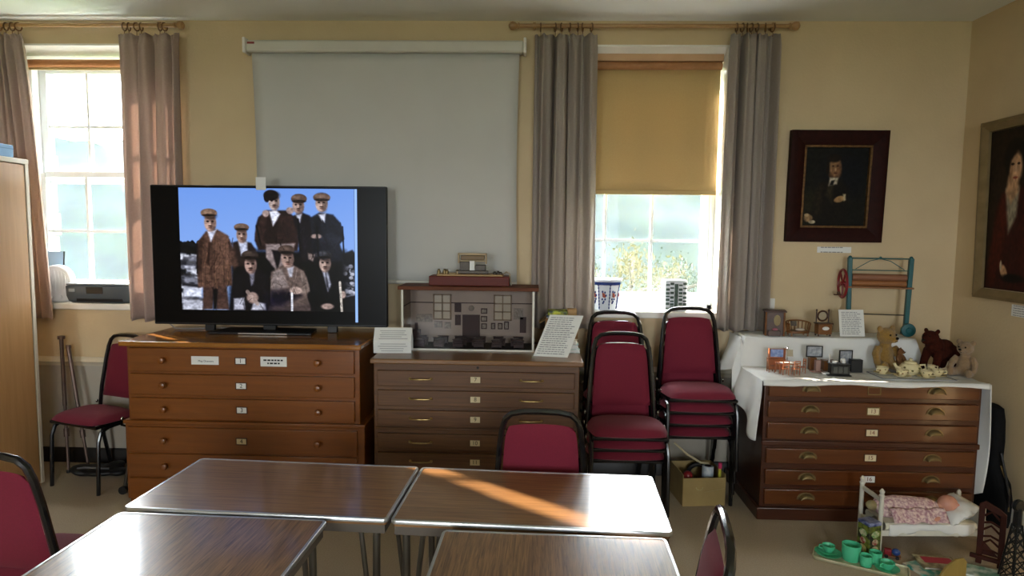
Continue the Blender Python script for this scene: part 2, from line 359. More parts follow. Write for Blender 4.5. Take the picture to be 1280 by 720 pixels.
# ------------------------------------------------------------------ curtains, poles, blinds
def curtain(xc_top, w_top, xc_bot, w_bot, ztop, zbot, folds, mt, label, seed, amp=.044):
    rr = np.random.RandomState(seed); ph = rr.rand(8)*6.28; y0 = YB-.075
    root = thing('curtain', label, 'curtain', ((xc_top+xc_bot)/2, y0, zbot)); ox, oz = root.location.x, zbot
    def fn(u, v):
        z = zbot+(ztop-zbot)*v; t = (1-v)**.7; xc = xc_top+(xc_bot-xc_top)*t; w = w_top+(w_bot-w_top)*t
        uu = u+.018*math.sin(2*PI*u*2+ph[0]+1.3*v)+.01*math.sin(2*PI*u*5+ph[1]-2*v)
        head = max(0, (v-.955)/.045)
        a = amp*(1-.45*head)*(.8+.3*math.sin(2*PI*u*1.5+ph[2]))
        y = a*math.sin(2*PI*folds*u+ph[3]+.5*math.sin(2*v+ph[4]))+.35*a*math.sin(2*PI*folds*2.3*u+ph[5]+1.2*v)+head*.006*math.sin(2*PI*folds*4*u)
        x = xc+w*(uu-.5)+.25*a*math.cos(2*PI*folds*u+ph[3])
        zz = z-oz + (0.006*math.sin(2*PI*folds*2*u) if v in (0, 1) else 0)
        return (x-ox, y-.008, zz)
    b = MB(); b.grid(fn, 150, 46); b.build('drape', mt, root, solid=.003)
    return root
def rings(root, xs, zrod):
    for k, x in enumerate(xs):
        b = MB(); tilt = .25*math.sin(k*2.3); pts = []
        for j in range(16):
            a = 2*PI*j/16; v = Vector((0, .024*math.cos(a), .024*math.sin(a))); v = Matrix.Rotation(tilt, 3, 'Z') @ v; pts.append(v)
        b.tube(pts, .0045, 6, closed=True); b.tube([(0, 0, -.024), (.002, -.003, -.04), (0, 0, -.055)], .0022, 5)
        b.build('ring', M_ring, root, loc=(x-root.location.x, 0, zrod-root.location.z-.010))
ZR = 2.882
c1 = curtain(-3.40, .25, -3.30, .30, 2.825, 1.0, 5, M_curtp, 'pink-tinged curtain squeezed between tall cupboard and sash window', 11, .03)
c2 = curtain(-2.44, .40, -2.45, .385, 2.825, 1.0, 3.6, M_curtp, 'pink-tinged curtain hanging between printer windowsill and television', 23)
c3 = curtain(.19, .385, .19, .41, 2.825, .99, 4.2, M_curt, 'taupe curtain hanging between projection screen and ochre roller blind', 31)
c4 = curtain(1.345, .28, 1.335, .305, 2.83, .993, 3.4, M_curt, 'taupe curtain hanging beside ochre blind near framed portrait', 47)
rings(c1, [-3.51, -3.47, -3.43, -3.38, -3.34, -3.30], ZR); rings(c2, [-2.61, -2.58, -2.53, -2.50, -2.38, -2.35], ZR)
rings(c3, [.03, .12, .16, .21, .26, .29, .345], ZR); rings(c4, [1.235, 1.27, 1.30, 1.325, 1.36, 1.41, 1.455], ZR)
def pole(x0, x1, label):
    y = YB-.075; root = thing('curtain_pole', label, 'curtain pole', ((x0+x1)/2, y, ZR)); ox = root.location.x
    b = MB(); b.cyl((x0-ox, 0, 0), (x1-ox, 0, 0), .0125, 12); b.build('pole', M_rod, root)
    for x, s in ((x0, -1), (x1, 1)):
        b = MB(); b.lathe([(.0125, 0), (.018, .003), (.018, .012), (.012, .016), (.02, .026), (.027, .042), (.024, .058), (.01, .068), (.004, .07)], (x-ox, 0, 0), 14, (s, 0, 0)); b.build('finial', M_rod, root)
        b = MB(); b.lathe([(.02, 0), (.02, .018)], (x-ox-s*.1, 0, 0), 14, (s, 0, 0)); b.cyl((x-ox-s*.09, .005, 0), (x-ox-s*.09, .072, 0), .009); b.build('bracket', M_rod, root)
pole(-3.72, -2.29, 'light wooden curtain pole above window with printer')
pole(-.10, 1.55, 'light wooden curtain pole above ochre roller blind')
# roller blind, half down
r = thing('roller_blind', 'ochre roller blind pulled half down over sash window', 'blind', (.655, 4.27, 1.86))
b = MB(); b.grid(lambda u, v: ((u-.5)*1.075, .004*math.sin(u*5), v*.80), 12, 10); b.build('fabric', M_blind, r, solid=.0015)
b = MB(); b.cyl((-.545, 0, .823), (.545, 0, .823), .026, 16); b.build('roller', mat('brown_roller', 'a9764a', .6, c2='9d6b40', scale=30), r)
b = MB(); b.box((0, 0, .012), (1.075, .012, .028)); b.build('hem_bar', M_blind, r, bevel=.003)
b = MB(); b.box((0, -.0, .873), (1.10, .05, .05)); b.build('head_rail', mat('peach_pelmet', 'c9a27c', .6, c2='bf9872', scale=10), r)
r = thing('roller_blind', 'orange-tan roller blind rolled right up above printer window', 'blind', (-2.895, 4.27, 2.66))
b = MB(); b.cyl((-.545, 0, .025), (.545, 0, .025), .027, 16); b.build('roller', mat('tan_roller', 'bd8050', .7, c2='b07646', scale=30), r)
b = MB(); b.box((0, -.002, -.004), (1.06, .012, .024)); b.build('hem_bar', M_blind, r, bevel=.003)

# ------------------------------------------------------------------ projection screen
r = thing('projection_screen', 'white pull-down projection screen hanging from wall case behind television', 'projection screen', (-.95, YB-.06, 1.26)); 
b = MB(); b.b2((-.875, -.035, 1.455), (.875, .045, 1.53)); b.build('case', M_scase, r, bevel=.012)
for s in (-1, 1):
    b = MB(); b.b2((s*.875, -.045, 1.45), (s*.893, .052, 1.545)); b.build('end_cap', M_white, r, bevel=.006)
b = MB(); b.box((-.84, -.037, 1.51), (.045, .003, .012)); b.build('maker_badge', mat('red_badge', '8c2a26', .5, c2='7d2420', scale=9), r)
b = MB(); b.grid(lambda u, v: ((u-.5)*(1.70-.02*math.sin(PI*v)), .012*math.sin(PI*v)*math.cos(6.28*u), .02+v*1.44), 24, 24); b.build('sheet', M_screen, r, solid=.001)
b = MB(); b.cyl((-.85, 0, .012), (.85, 0, .012), .012); b.build('bottom_bar', M_scase, r)

# ------------------------------------------------------------------ plan chests
def local(mb, root):
    l = root.location; mb.v = [(v[0]-l.x, v[1]-l.y, v[2]-l.z) for v in mb.v]; return mb
def knob(par, x, y, z, mt):
    b = MB(); b.lathe([(.010, 0), (.009, .012), (.017, .018), (.020, .026), (.017, .034), (.008, .038)], (x, y, z), 14, (0, -1, 0)); return b.build('knob', mt, par)
def bar_pull(par, x, y, z, mt):
    b = MB(); b.tube([(x-.062, y, z), (x-.058, y-.012, z), (x-.04, y-.02, z), (x, y-.022, z), (x+.04, y-.02, z), (x+.058, y-.012, z), (x+.062, y, z)], [.005, .004, .004, .0055, .004, .004, .005], 8)
    for s in (-1, 1): b.lathe([(.009, 0), (.007, .004)], (x+s*.06, y, z), 10, (0, -1, 0))
    return b.build('pull_handle', mt, par)
def cup_pull(par, x, y, z, mt):
    b = MB(); b.prism([(x+.05*math.cos(a), z+.034*math.sin(a)-.008) for a in np.linspace(0, PI, 12)]+[(x-.05, z-.014), (x+.05, z-.014)], y, y-.003, 'xz')
    b.grid(lambda u, v: (x+.040*math.cos(PI*u)*(1-.15*v), y-.002-.026*math.sin(v*PI*.5), z-.012+.034*math.sin(PI*u)*math.cos(v*PI*.42)), 14, 6)
    return b.build('cup_handle', mt, par, solid=.002)
def label_holder(par, x, y, z, w, h, frame_m, card_m, body, size, ink, empty=False):
    b = MB(); t = .005
    b.b2((x-w/2-t, y-.003, z-h/2-t), (x+w/2+t, y, z-h/2)); b.b2((x-w/2-t, y-.003, z+h/2), (x+w/2+t, y, z+h/2+t))
    b.b2((x-w/2-t, y-.003, z-h/2), (x-w/2, y, z+h/2)); b.b2((x+w/2, y-.003, z-h/2), (x+w/2+t, y, z+h/2)); b.build('label_frame', frame_m, par)
    if not empty:
        b = MB(); b.b2((x-w/2, y-.0015, z-h/2), (x+w/2, y, z+h/2)); b.build('number_card', card_m, par)
        if body: text('number', body, size, ink, par, (x, y-.0022, z))
def chest(label, loc, bodies, tops, rails, drawers, m_body, m_top, m_draw, fit):
    root = thing('plan_chest', label, 'chest', loc)
    for lo, hi in bodies: b = MB(); b.b2(lo, hi); local(b, root).build('carcass', m_body, root, bevel=.004)
    for lo, hi in tops: b = MB(); b.b2(lo, hi); local(b, root).build('top', m_top, root, bevel=.006)
    for lo, hi in rails: b = MB(); b.b2(lo, hi); local(b, root).build('moulding', m_body, root, bevel=.005)
    for i, (x0, x1, z0, z1, y) in enumerate(drawers):
        b = MB(); b.b2((x0, y-.02, z0), (x1, y+.02, z1)); d = local(b, root).build('drawer', m_draw, root, bevel=.004)
        fit(d, i, (x0+x1)/2-loc[0], y-.0205-loc[1], (z0+z1)/2-loc[2], z1-z0)
    return root
DARK = mat('dark_gap', '1a0f08', .7, c2='20130a', scale=8)
# --- left chest: two stacked units, wooden knobs, 1 to 4 on the cards
yF = 3.55; yK = 4.145
def fit1(d, i, x, y, z, h):
    for s in (-.445, .445): knob(d, x+s, y, z, M_woodL)
    nm = ['1', '2', '3', '4', '5', '6'][i]
    label_holder(d, x, y, z, .056, .032, M_woodRd, M_card if i > 2 else M_paper, nm, .034, M_ink)
    if i == 0:
        for xx, w, hh, lines in ((x-.205, .158, .048, ['Map Drawers']), (x+.19, .150, .056, None)):
            b = MB(); b.b2((xx-w/2, y-.0012, z-hh/2), (xx+w/2, y, z+hh/2)); b.build('paper_label', M_paper, d)
            if lines: text('lettering', lines[0], .016, M_ink, d, (xx+.005, y-.0016, z-.004))
            else:
                b = MB()
                for k, (zz, wd) in enumerate(((.008, .058), (-.010, .036))):
                    xx2 = xx-wd
                    rr = random.Random(k)
                    while xx2 < xx+wd:
                        l = rr.uniform(.008, .02); b.b2((xx2, y-.0016, z+zz-.0045), (xx2+l, y-.0012, z+zz+.0045)); xx2 += l+.005
                b.build('print_line', M_ink, d)['kind'] = 'stuff'
dr = []
for z0, z1 in ((.790, .922), (.652, .772), (.510, .632)): dr.append((-2.295, -1.0, z0, z1, yF))
for z0, z1 in ((.318, .462), (.172, .306), (.042, .160)): dr.append((-2.318, -.985, z0, z1, yF-.005))
chL = chest('orange-varnished wooden plan chest of stacked drawers under the television', (-1.645, 3.84, 0),
      [((-2.318, yF, .498), (-.972, yK, .934)), ((-2.338, yF-.01, .03), (-.945, yK, .480))],
      [((-2.345, yF-.035, .932), (-.955, yK, .96))], [((-2.345, yF-.022, .478), (-.938, yK, .500)), ((-2.33, yF-.0, 0), (-.955, yK, .032))],
      dr, M_woodL, M_woodLt, M_woodL, fit1)
# --- middle chest: oak, brass bar pulls, 7 to 11
def fit2(d, i, x, y, z, h):
    for s in (-.31, .315): bar_pull(d, x+s, y, z, M_brass)
    label_holder(d, x, y, z, .055, .034, M_woodM, M_card, ['7', '8', '9', '10', '11', '12'][i], .032, M_ink)
dr = [(-.868, .245, z0, z1, yF) for z0, z1 in ((.728, .818), (.614, .705), (.498, .590), (.362, .454), (.250, .342), (.13, .228))]
chM = chest('brown oak plan chest with brass bar pulls under the classroom model', (-.305, 3.84, 0),
      [((-.892, yF, .04), (.272, yK, .86))], [((-.905, yF-.035, .858), (.293, yK, .886))], [((-.89, yF-.008, 0), (.27, yK, .05)), ((-.885, yF-.010, .474), (.265, yF+.01, .488))],
      dr, M_woodM, M_woodMt, M_woodM, fit2)
b = MB(); b.lathe([(.008, 0), (.007, .003)], (.005, -.293, .838), 12, (0, -1, 0)); b.build('keyhole', DARK, chM)
# --- right chest: mahogany, brass cup handles, 13 to 16
def fit3(d, i, x, y, z, h):
    for s in (-.342, .338): cup_pull(d, x+s, y, z+.004, M_brassd)
    label_holder(d, x, y, z, .062, .036, M_brassd if i < 2 else M_woodRd, M_paper if i == 4 else M_card, ['', '13', '14', '15', '16', ''][i], .032, M_inkred, empty=(i in (0, 5)))
dr = [(1.322, 2.465, z0, z1, yF) for z0, z1 in ((.710, .795), (.592, .682), (.470, .562), (.330, .416), (.208, .294), (.092, .180))]
chR = chest('dark mahogany plan chest with brass cup handles under white tablecloth', (1.895, 3.84, 0),
      [((1.302, yF, .07), (2.488, yK, .802))], [], [((1.285, yF-.018, 0), (2.505, yK, .072)), ((1.298, yF-.012, .428), (2.492, yF+.01, .458))],
      dr, M_woodRd, M_woodRd, M_woodR, fit3)

# white cloth with a raised step along the back, hanging over both ends
CT = .806; STEP = .985; SY = 3.90
def cloth_top(x, y):
    t = min(1, max(0, (y-SY+.012)/.03)); t = t*t*(3-2*t)
    e = min(1, max(0, (2.40-x)/.07))*min(1, max(0, (x-1.28)/.02))
    return CT+(STEP-CT)*t*e+.0025*math.sin(x*23+y*9)*math.sin(y*31)
b = MB(); x0, x1, y0, y1 = 1.282, 2.508, 3.525, 4.14
def left_len(v): return .13+.24*math.exp(-((v-.10)/.12)**2)+.10*v
def clothfn(u, v):
    y = y0+(y1-y0)*v
    nl, nr = .16, .16
    if u < nl:
        s = (nl-u)/nl; L = (.07+.27*math.exp(-((v-.0)/.30)**2)+.20*v)*s
        return (x0-.004-.06*s*(.45+v*1.1)*math.sin(min(1, s*1.3)*PI/2)-.02*s*math.sin(v*17), y-.012*s, cloth_top(x0+.02, y)-L-.002)
    if u > 1-nr:
        s = (u-1+nr)/nr; L = (.62+.04*math.sin(v*9))*s
        return (x1+.012+.02*s*math.sin(v*14+3*s)+.01*math.sin(s*3), y+.012*s, cloth_top(x1-.02, y)-L-.002)
    x = x0+(x1-x0)*(u-nl)/(1-nl-nr); return (x, y, cloth_top(x, y))
b.grid(clothfn, 120, 60)
def lip(u, v):
    x = x0+(x1-x0)*u; d = (.018+.012*math.sin(u*7+.5)**2+.05*max(0, .18-u))*v
    return (x, y0-.006*math.sin(v*PI)-.012*v-.003*math.sin(u*60)*v, CT-d)
b.grid(lip, 60, 5)
o = b.build('tablecloth', M_cloth, solid=.003); tag(o, 'white cloth draped over dark mahogany plan chest with raised back step', 'tablecloth')

# ------------------------------------------------------------------ banquet chairs
def make_chair():
    root = thing('stacking_chair', '', 'chair')
    # seat cushion, domed
    def seatfn(sg):
        def fn(u, v):
            x = (u-.5)*2; y = (v-.5)*2; k = (1-abs(x)**4)*(1-abs(y)**4)
            wx = .205*(1-.05*y)*(1-.10*max(0, -y)*x*x); wy = .152
            cx = x*math.sqrt(1-.18*y*y); cy = y*math.sqrt(1-.18*x*x)
            return (cx*wx*1.04, cy*wy*1.04-.046, .422+(.050*k**.5 if sg > 0 else -.014*k**.4))
        return fn
    b = MB(); b.grid(seatfn(1), 18, 18); b.grid(seatfn(-1), 18, 18); b.build('seat', M_red, root)
    b = MB(); b.tube([(-.19, -.18, .407), (.19, -.18, .407), (.175, .15, .407), (-.175, .15, .407)], .011, 8, closed=True); b.build('seat_frame', M_blk, root)
    # back frame, inverted U carried down to the rear legs
    side = [(.19, .20, .0), (.188, .155, .22), (.186, .135, .41), (.180, .150, .56), (.166, .178, .74), (.156, .192, .82), (.142, .200, .865), (.115, .204, .888), (.07, .206, .897)]
    path = [(-x, y, z) for x, y, z in side]+[(0, .206, .899)]+[(x, y, z) for x, y, z in side[::-1]]
    b = MB(); b.tube(path, .0125, 8); b.build('back_frame', M_blk, root)
    def backfn(sg):
        def fn(u, v):
            z = .50+v*.345; w = .163-.022*v; x = (u-.5)*2; yy = (v-.5)*2; rnd = math.sqrt(max(0, 1-.16*max(0, yy)**6*1.2))
            k = (1-abs(x)**5)*(1-abs(yy)**5); y = .142+.052*v
            cx = x*(1-.10*max(0, yy)**5)
            zz = z-.012*abs(x)**3*max(0, yy)**2
            return (cx*w, y-(.024*k**.5 if sg > 0 else -.012*k**.5), zz)
        return fn
    b = MB(); b.grid(backfn(1), 14, 14); b.grid(backfn(-1), 14, 14); b.build('backrest', M_red, root)
    for s in (-1, 1):
        b = MB(); b.tube([(s*.19, .10, .40), (s*.196, -.10, .395), (s*.197, -.155, .375), (s*.199, -.175, .32), (s*.20, -.19, .0)], .0115, 8); b.build('front_leg', M_blk, root)
        b = MB(); b.tube([(s*.190, .142, .30), (s*.196, -.02, .385)], .007, 6); b.build('brace', M_blk, root)
        b = MB(); b.ell((s*.205, .13, .46), (.007, .010, .012)); b.build('bumper', M_chrome, root); b = MB(); b.ell((s*.209, -.02, .425), (.007, .012, .012)); b.build('bumper', M_chrome, root)
    return root
CH = make_chair(); used = [False]
def place(x, y, deg, label, z=0, group=None):
    if not used[0]: o = CH; used[0] = True
    else: o = copy_tree(CH)
    o.location = (x, y, z); o.rotation_euler = (0, 0, R(deg)); o['label'] = label
    if group: o['group'] = group
    return o
place(-2.715, 3.88, -18, 'single crimson chair between tall cupboard and television chest')
ordn = {3: ['lowest', 'middle', 'topmost'], 4: ['lowest', 'second lowest', 'second highest', 'topmost'], 5: ['lowest', 'second lowest', 'middle', 'second highest', 'topmost']}
SP = .068
for k in range(3): place(.515, 3.475-.025*k, 1, 'crimson chair, %s in the stack of three beside oak chest' % ordn[3][k], k*SP, 'stacked crimson chairs')
for k in range(4): place(.53, 3.93-.025*k, 0, 'crimson chair, %s in the stack pushed against wall under blue flowerpot' % ordn[4][k], k*SP, 'stacked crimson chairs')
for k in range(4): place(.99, 3.90-.025*k, 1, 'crimson chair, %s in the stack of four above cardboard box' % ordn[4][k], k*.08, 'stacked crimson chairs')
place(.05, 2.675, 178, 'single crimson chair tucked behind the table facing oak chest')
place(-1.665, 2.075, 174, 'crimson chair seen from behind beside table end below tall cupboard')
place(.275, 1.55, -100, 'crimson chair pushed under table edge, seen side on')

# ------------------------------------------------------------------ tables
def table(cx, cy, w, d, deg, mt, label, z=.68, grp='folding tables'):
    root = thing('folding_table', label, 'table', (cx, cy, 0), R(deg), grp)
    def rr(W, Dp, rad):
        pts = []
        for sx, sy, a0 in ((1, 1, 0), (-1, 1, 90), (-1, -1, 180), (1, -1, 270)):
            for k in range(5):
                a = R(a0+k*22.5); pts.append((sx*(W/2-rad)+rad*math.cos(a), sy*(Dp/2-rad)+rad*math.sin(a)))
        return pts
    b = MB(); b.prism(rr(w-.014, d-.014, .012), z-.022, z, 'xy'); b.build('tabletop', mt, root)
    b = MB(); pts = rr(w-.009, d-.009, .015); n = len(pts)
    vs = []
    for off, zz in ((-.0055, z-.012), (.0045, z-.012), (.0045, z-.002), (.002, z+.0015), (-.0055, z+.0015)):
        q = rr(w-.009+2*off, d-.009+2*off, max(.006, .015+off)); vs += [(p[0], p[1], zz) for p in q]
    fs = [(k*n+i, k*n+(i+1) % n, ((k+1) % 5)*n+(i+1) % n, ((k+1) % 5)*n+i) for k in range(5) for i in range(n)]
    b._add(vs, fs); b.build('edging', M_alu, root)
    b = MB(); i = .012
    for s in (-1, 1):
        b.box((0, s*(d/2-i-.006), z-.037), (w-2*i, .012, .03)); b.box((s*(w/2-i-.006), 0, z-.037), (.012, d-2*i-.024, .03))
    b.build('apron', M_apron, root)
    for sx in (-1, 1):
        for sy in (-1, 1):
            if w > d: p = [(sx*(w/2-.045), sy*(d/2-.035), z-.05), (sx*(w/2-.05), sy*(d/2-.03), 0)]; q = [(sx*(w/2-.10), sy*(d/2-.04), z-.05), (sx*(w/2-.055), sy*(d/2-.035), .22)]
            else: p = [(sx*(w/2-.035), sy*(d/2-.045), z-.05), (sx*(w/2-.03), sy*(d/2-.05), 0)]; q = [(sx*(w/2-.04), sy*(d/2-.10), z-.05), (sx*(w/2-.035), sy*(d/2-.055), .22)]
            b = MB(); b.cyl(*p, .0125, 10); b.build('leg', M_leg, root)
            b = MB(); b.cyl(*q, .009, 8); b.build('brace', M_leg, root)
    return root
table(-.888, 2.215, .892, .468, -2.5, M_tableX, 'wood-grain folding table facing the television chest, grain running lengthwise')
table(.012, 2.172, .892, .468, -2.5, M_tableX, 'wood-grain folding table facing oak chest, sunlit streak across its top')
table(-1.000, 1.42, .69, 1.08, -1.5, M_tableY, 'wood-grain folding table butted against the table facing television chest')
table(.062, 1.355, .685, 1.08, -1.5, M_tableY, 'wood-grain folding table butted against sunlit table, with knotty swirl grain')

# ------------------------------------------------------------------ tall cupboard
r = thing('tall_cupboard', 'tall beech laminate cupboard with pale edging beside the window', 'cupboard', (-3.27, 3.20, 0))
b = MB(); b.b2((-.27, -.55, 0), (.248, .55, 1.97)); b.build('carcass', M_cup, r, bevel=.002)
b = MB(); b.b2((-.28, -.55, 1.97), (.27, .555, 1.998)); b.build('top', M_cupedge, r, bevel=.002)
b = MB(); b.b2((.25, .528, .03), (.27, .552, 1.97)); b.build('edge_strip', M_cupedge, r, bevel=.002)
for k in (0, 1):
    b = MB(); b.b2((.25, -.548+k*.537, .04), (.268, -.017+k*.537, 1.962)); d = b.build('door', M_cup, r, bevel=.002)
b = MB(); b.tube([(.268, -.06, 1.0), (.295, -.06, 1.0), (.295, -.06, 1.12), (.268, -.06, 1.12)], .005); b.build('handle', M_chrome, d)
r = thing('file_box', 'small blue box file lying on top of tall cupboard', 'box', (-3.13, 3.50, 2.0))
b = MB(); b.b2((-.12, -.16, 0), (.12, .16, .07)); b.build('case', mat('blue_card', '6f9cc4', .6, c2='6390b8', scale=8), r, bevel=.003)
b = MB(); b.b2((-.121, -.161, .045), (.121, .161, .05)); b.build('lid_seam', mat('blue_seam', '4f7ba3', .6, c2='4a749a', scale=8), r)

# ------------------------------------------------------------------ painter for pictures shown flat (screen and canvases)
class Paint:
    def __init__(s, w, h, base): s.w, s.h = w, h; s.a = np.zeros((h, w, 3)); s.a[:] = base; yy, xx = np.mgrid[0:h, 0:w]; s.x = (xx+.5)/w; s.y = (yy+.5)/h; s.asp = h/w
    def blend(s, al, c): s.a += (np.array(c)-s.a)*al[..., None]
    def grad(s, c0, c1): t = s.y[..., None]; s.a = np.array(c0)*(1-t)+np.array(c1)*t
    def poly(s, pts, c, soft=.006, a=1.0):
        P = np.array(pts, float); n = len(P); inside = np.zeros(s.x.shape, bool); dmin = np.full(s.x.shape, 9.)
        for i in range(n):
            (x1, y1), (x2, y2) = P[i], P[(i+1) % n]
            cond = ((y1 > s.y) != (y2 > s.y)); xi = (x2-x1)*(s.y-y1)/((y2-y1) or 1e-9)+x1; inside ^= cond & (s.x < xi)
            dx, dy = x2-x1, (y2-y1)*s.asp; L = dx*dx+dy*dy or 1e-9
            t = np.clip(((s.x-x1)*dx+(s.y-y1)*s.asp*dy)/L, 0, 1); dmin = np.minimum(dmin, np.hypot(s.x-x1-t*dx, (s.y-y1)*s.asp-t*dy))
        d = np.where(inside, dmin, -dmin); s.blend(np.clip(.5+d/soft/2, 0, 1)*a, c)
    def ell(s, cx, cy, rx, ry, c, soft=.15, a=1.0, rot=0):
        dx = s.x-cx; dy = (s.y-cy)*s.asp; cr, sr = math.cos(rot), math.sin(rot)
        u = (dx*cr+dy*sr)/rx; v = (-dx*sr+dy*cr)/(ry*s.asp); s.blend(np.clip((1-np.hypot(u, v))/soft+.5, 0, 1)*a, c)
    def line(s, p, q, wd, c, a=1.0):
        dx, dy = q[0]-p[0], (q[1]-p[1])*s.asp; L = dx*dx+dy*dy or 1e-9
        t = np.clip(((s.x-p[0])*dx+(s.y-p[1])*s.asp*dy)/L, 0, 1); d = np.hypot(s.x-p[0]-t*dx, (s.y-p[1])*s.asp-t*dy)
        s.blend(np.clip((wd-d)/.004+.5, 0, 1)*a, c)
    def noise(s, amt, cells, seed, mask=None):
        rr = np.random.RandomState(seed); g = rr.rand(cells+2, cells+2)
        u = s.x*cells; v = s.y*cells; i = u.astype(int); j = v.astype(int); fu, fv = u-i, v-j
        n = g[j, i]*(1-fu)*(1-fv)+g[j, i+1]*fu*(1-fv)+g[j+1, i]*(1-fu)*fv+g[j+1, i+1]*fu*fv
        k = 1+amt*(n-.5)*2
        if mask is not None: k = 1+(k-1)*mask
        s.a = s.a*k[..., None]
    def mesh(s, name, mt, parent, W, H, loc, rot):
        w, h = s.w, s.h; vs = np.zeros((h+1, w+1, 3)); yy, xx = np.mgrid[0:h+1, 0:w+1]
        vs[..., 0] = (xx/w-.5)*W; vs[..., 2] = (.5-yy/h)*H
        idx = (yy[:-1, :-1]*(w+1)+xx[:-1, :-1]).ravel(); fs = np.stack([idx, idx+w+1, idx+w+2, idx+1], 1)
        me = bpy.data.meshes.new(name); me.from_pydata(vs.reshape(-1, 3).tolist(), [], fs.tolist())
        at_ = me.color_attributes.new('paint', 'FLOAT_COLOR', 'CORNER'); c = np.clip(s.a, 0, 1)
        c = np.where(c <= .04045, c/12.92, ((c+.055)/1.055)**2.4).reshape(-1, 3)
        c = np.repeat(np.concatenate([c, np.ones((len(c), 1))], 1), 4, 0); at_.data.foreach_set('color', c.ravel().astype(np.float32))
        me.materials.append(mt); o = bpy.data.objects.new(name, me); COL.objects.link(o); o.parent = parent; o.location = loc; o.rotation_euler = rot; return o
def rgb(h): return tuple(int(h[i:i+2], 16)/255 for i in (0, 2, 4))

# ------------------------------------------------------------------ television with the group photograph on screen
TY = 3.93
tl, tr, bl, br = at(185, 231, TY), at(483.5, 233, TY), at(197, 402, TY), at(484, 410, TY)
TX0, TX1, TZ1, TZ0 = (tl.x+bl.x)/2-.005, (tr.x+br.x)/2, (tl.z+tr.z)/2, 1.00
tv = thing('television', 'large black flat-screen television showing an old photograph of workmen in caps', 'television', ((TX0+TX1)/2, TY, .96))
tw, th = TX1-TX0, TZ1-TZ0; ZB = TZ0-.96
b = MB(); b.b2((-tw/2, 0, ZB), (tw/2, .035, ZB+th)); b.b2((-tw*.3, .035, ZB+.08), (tw*.3, .075, ZB+th*.6)); b.build('housing', M_blkmat, tv, bevel=.006)
b = MB(); b.b2((-tw/2+.008, -.0015, ZB+.012), (tw/2-.008, .001, ZB+th-.008)); b.build('screen_glass', mat('black_glass', '040405', .35, c2='050506', scale=3, spec=.15), tv)
b = MB(); b.prism([(-.34, -.12), (.30, -.12), (.26, .10), (-.30, .10)], .001, .014, 'xy'); b.b2((-.05, .01, .012), (.03, .04, ZB+.03)); b.b2((-.42, .005, .001), (-.36, .03, ZB+.01)); b.b2((.36, .005, .001), (.42, .03, ZB+.01)); b.build('stand', M_blkmat, tv, bevel=.003)
b = MB(); b.box((0, -.121, .008), (.30, .003, .008)); b.build('stand_trim', M_alu, tv)
# the picture: coordinates below are read in a frame 1047 wide whose image area is warped to a unit square
def U(x, y):
    v = (y-75)/(584-75); xl = 140+22*v; xr = 862-7*v; return ((x-xl)/(xr-xl), v)
pt = Paint(330, 232, rgb('6f9be0')); pt.grad(rgb('6c97e6'), rgb('93b4ee'))
pp = lambda pts, c, s=.006, a=1.0: pt.poly([U(*q) for q in pts], rgb(c), s, a)
def pe(cx, cy, rx, ry, c, soft=.2, a=1.0, rot=0): u, v = U(cx, cy); pt.ell(u, v, rx/715, ry/509, rgb(c), soft, a, rot)
def pln(p, q, w, c, a=1.0): pt.line(U(*p), U(*q), w/715, rgb(c), a)
# bushes and stone walling behind
pp([(130, 300), (150, 310), (170, 300), (195, 325), (225, 330), (230, 600), (130, 600)], '17181c')
rs = random.Random(5)
for k in range(60): pe(rs.uniform(150, 235), rs.uniform(300, 350), rs.uniform(5, 12), rs.uniform(5, 12), rs.choice(['101114', '1d2024', '0b0c0e']), .6)
for k in range(70):
    x, y = rs.uniform(140, 240), rs.uniform(355, 590); w, h = rs.uniform(10, 32), rs.uniform(5, 14); c = rs.choice(['8d8f9e', 'b9bccd', '55565f', '32333a', 'dde0ee', '6b6d78'])
    pp([(x-w, y-h), (x+w, y-h*.7), (x+w, y+h), (x-w, y+h*.8)], c, .006, .9)
pp([(165, 485), (240, 490), (240, 530), (168, 530)], 'cfd4e6'); pp([(165, 540), (245, 545), (245, 590), (165, 590)], 'b4b7c6'); pp([(160, 470), (235, 478), (235, 490), (160, 484)], '2a2a30')
pp([(815, 340), (850, 325), (862, 340), (862, 600), (800, 600)], '1a1b20')
for k in range(45):
    x, y = rs.uniform(800, 858), rs.uniform(385, 520); w, h = rs.uniform(5, 14), rs.uniform(4, 10)
    pe(x, y, w, h, rs.choice(['8a8d9c', 'b9bccc', '4b4c55', '2a2b30', '6d6f7c']), .5, .9)
pp([(360, 330), (820, 330), (820, 600), (350, 600)], '100f12', .02)
def head(x, y, w, h, skin='b89c92', dark='3a2d2b', tilt=0):
    pe(x, y, w, h, skin, .25, 1, tilt); pe(x+w*.45, y+h*.1, w*.5, h*.85, dark, .7, .45, tilt); pe(x, y-h*.75, w*1.0, h*.45, '2a201f', .7, .8)
    pe(x-w*.42, y-h*.12, w*.22, h*.10, '1c1413', .6, .9); pe(x+w*.38, y-h*.12, w*.22, h*.10, '1c1413', .6, .9)
    pe(x-w*.02, y+h*.18, w*.14, h*.26, 'd2b8ac', .7, .7); pe(x, y+h*.38, w*.35, h*.08, '2b1d1a', .7, .8); pe(x, y+h*.58, w*.32, h*.07, '53332e', .7, .8); pe(x+w*.02, y+h*.34, w*.18, h*.06, '3a2522', .7, .7)
def cap(x, y, w, h, c, hi): pe(x, y, w, h, c, .15); pe(x-w*.2, y-h*.3, w*.6, h*.45, hi, .8, .6); pe(x+w*.02, y+h*.55, w*.85, h*.32, '1b1412', .4, .8)
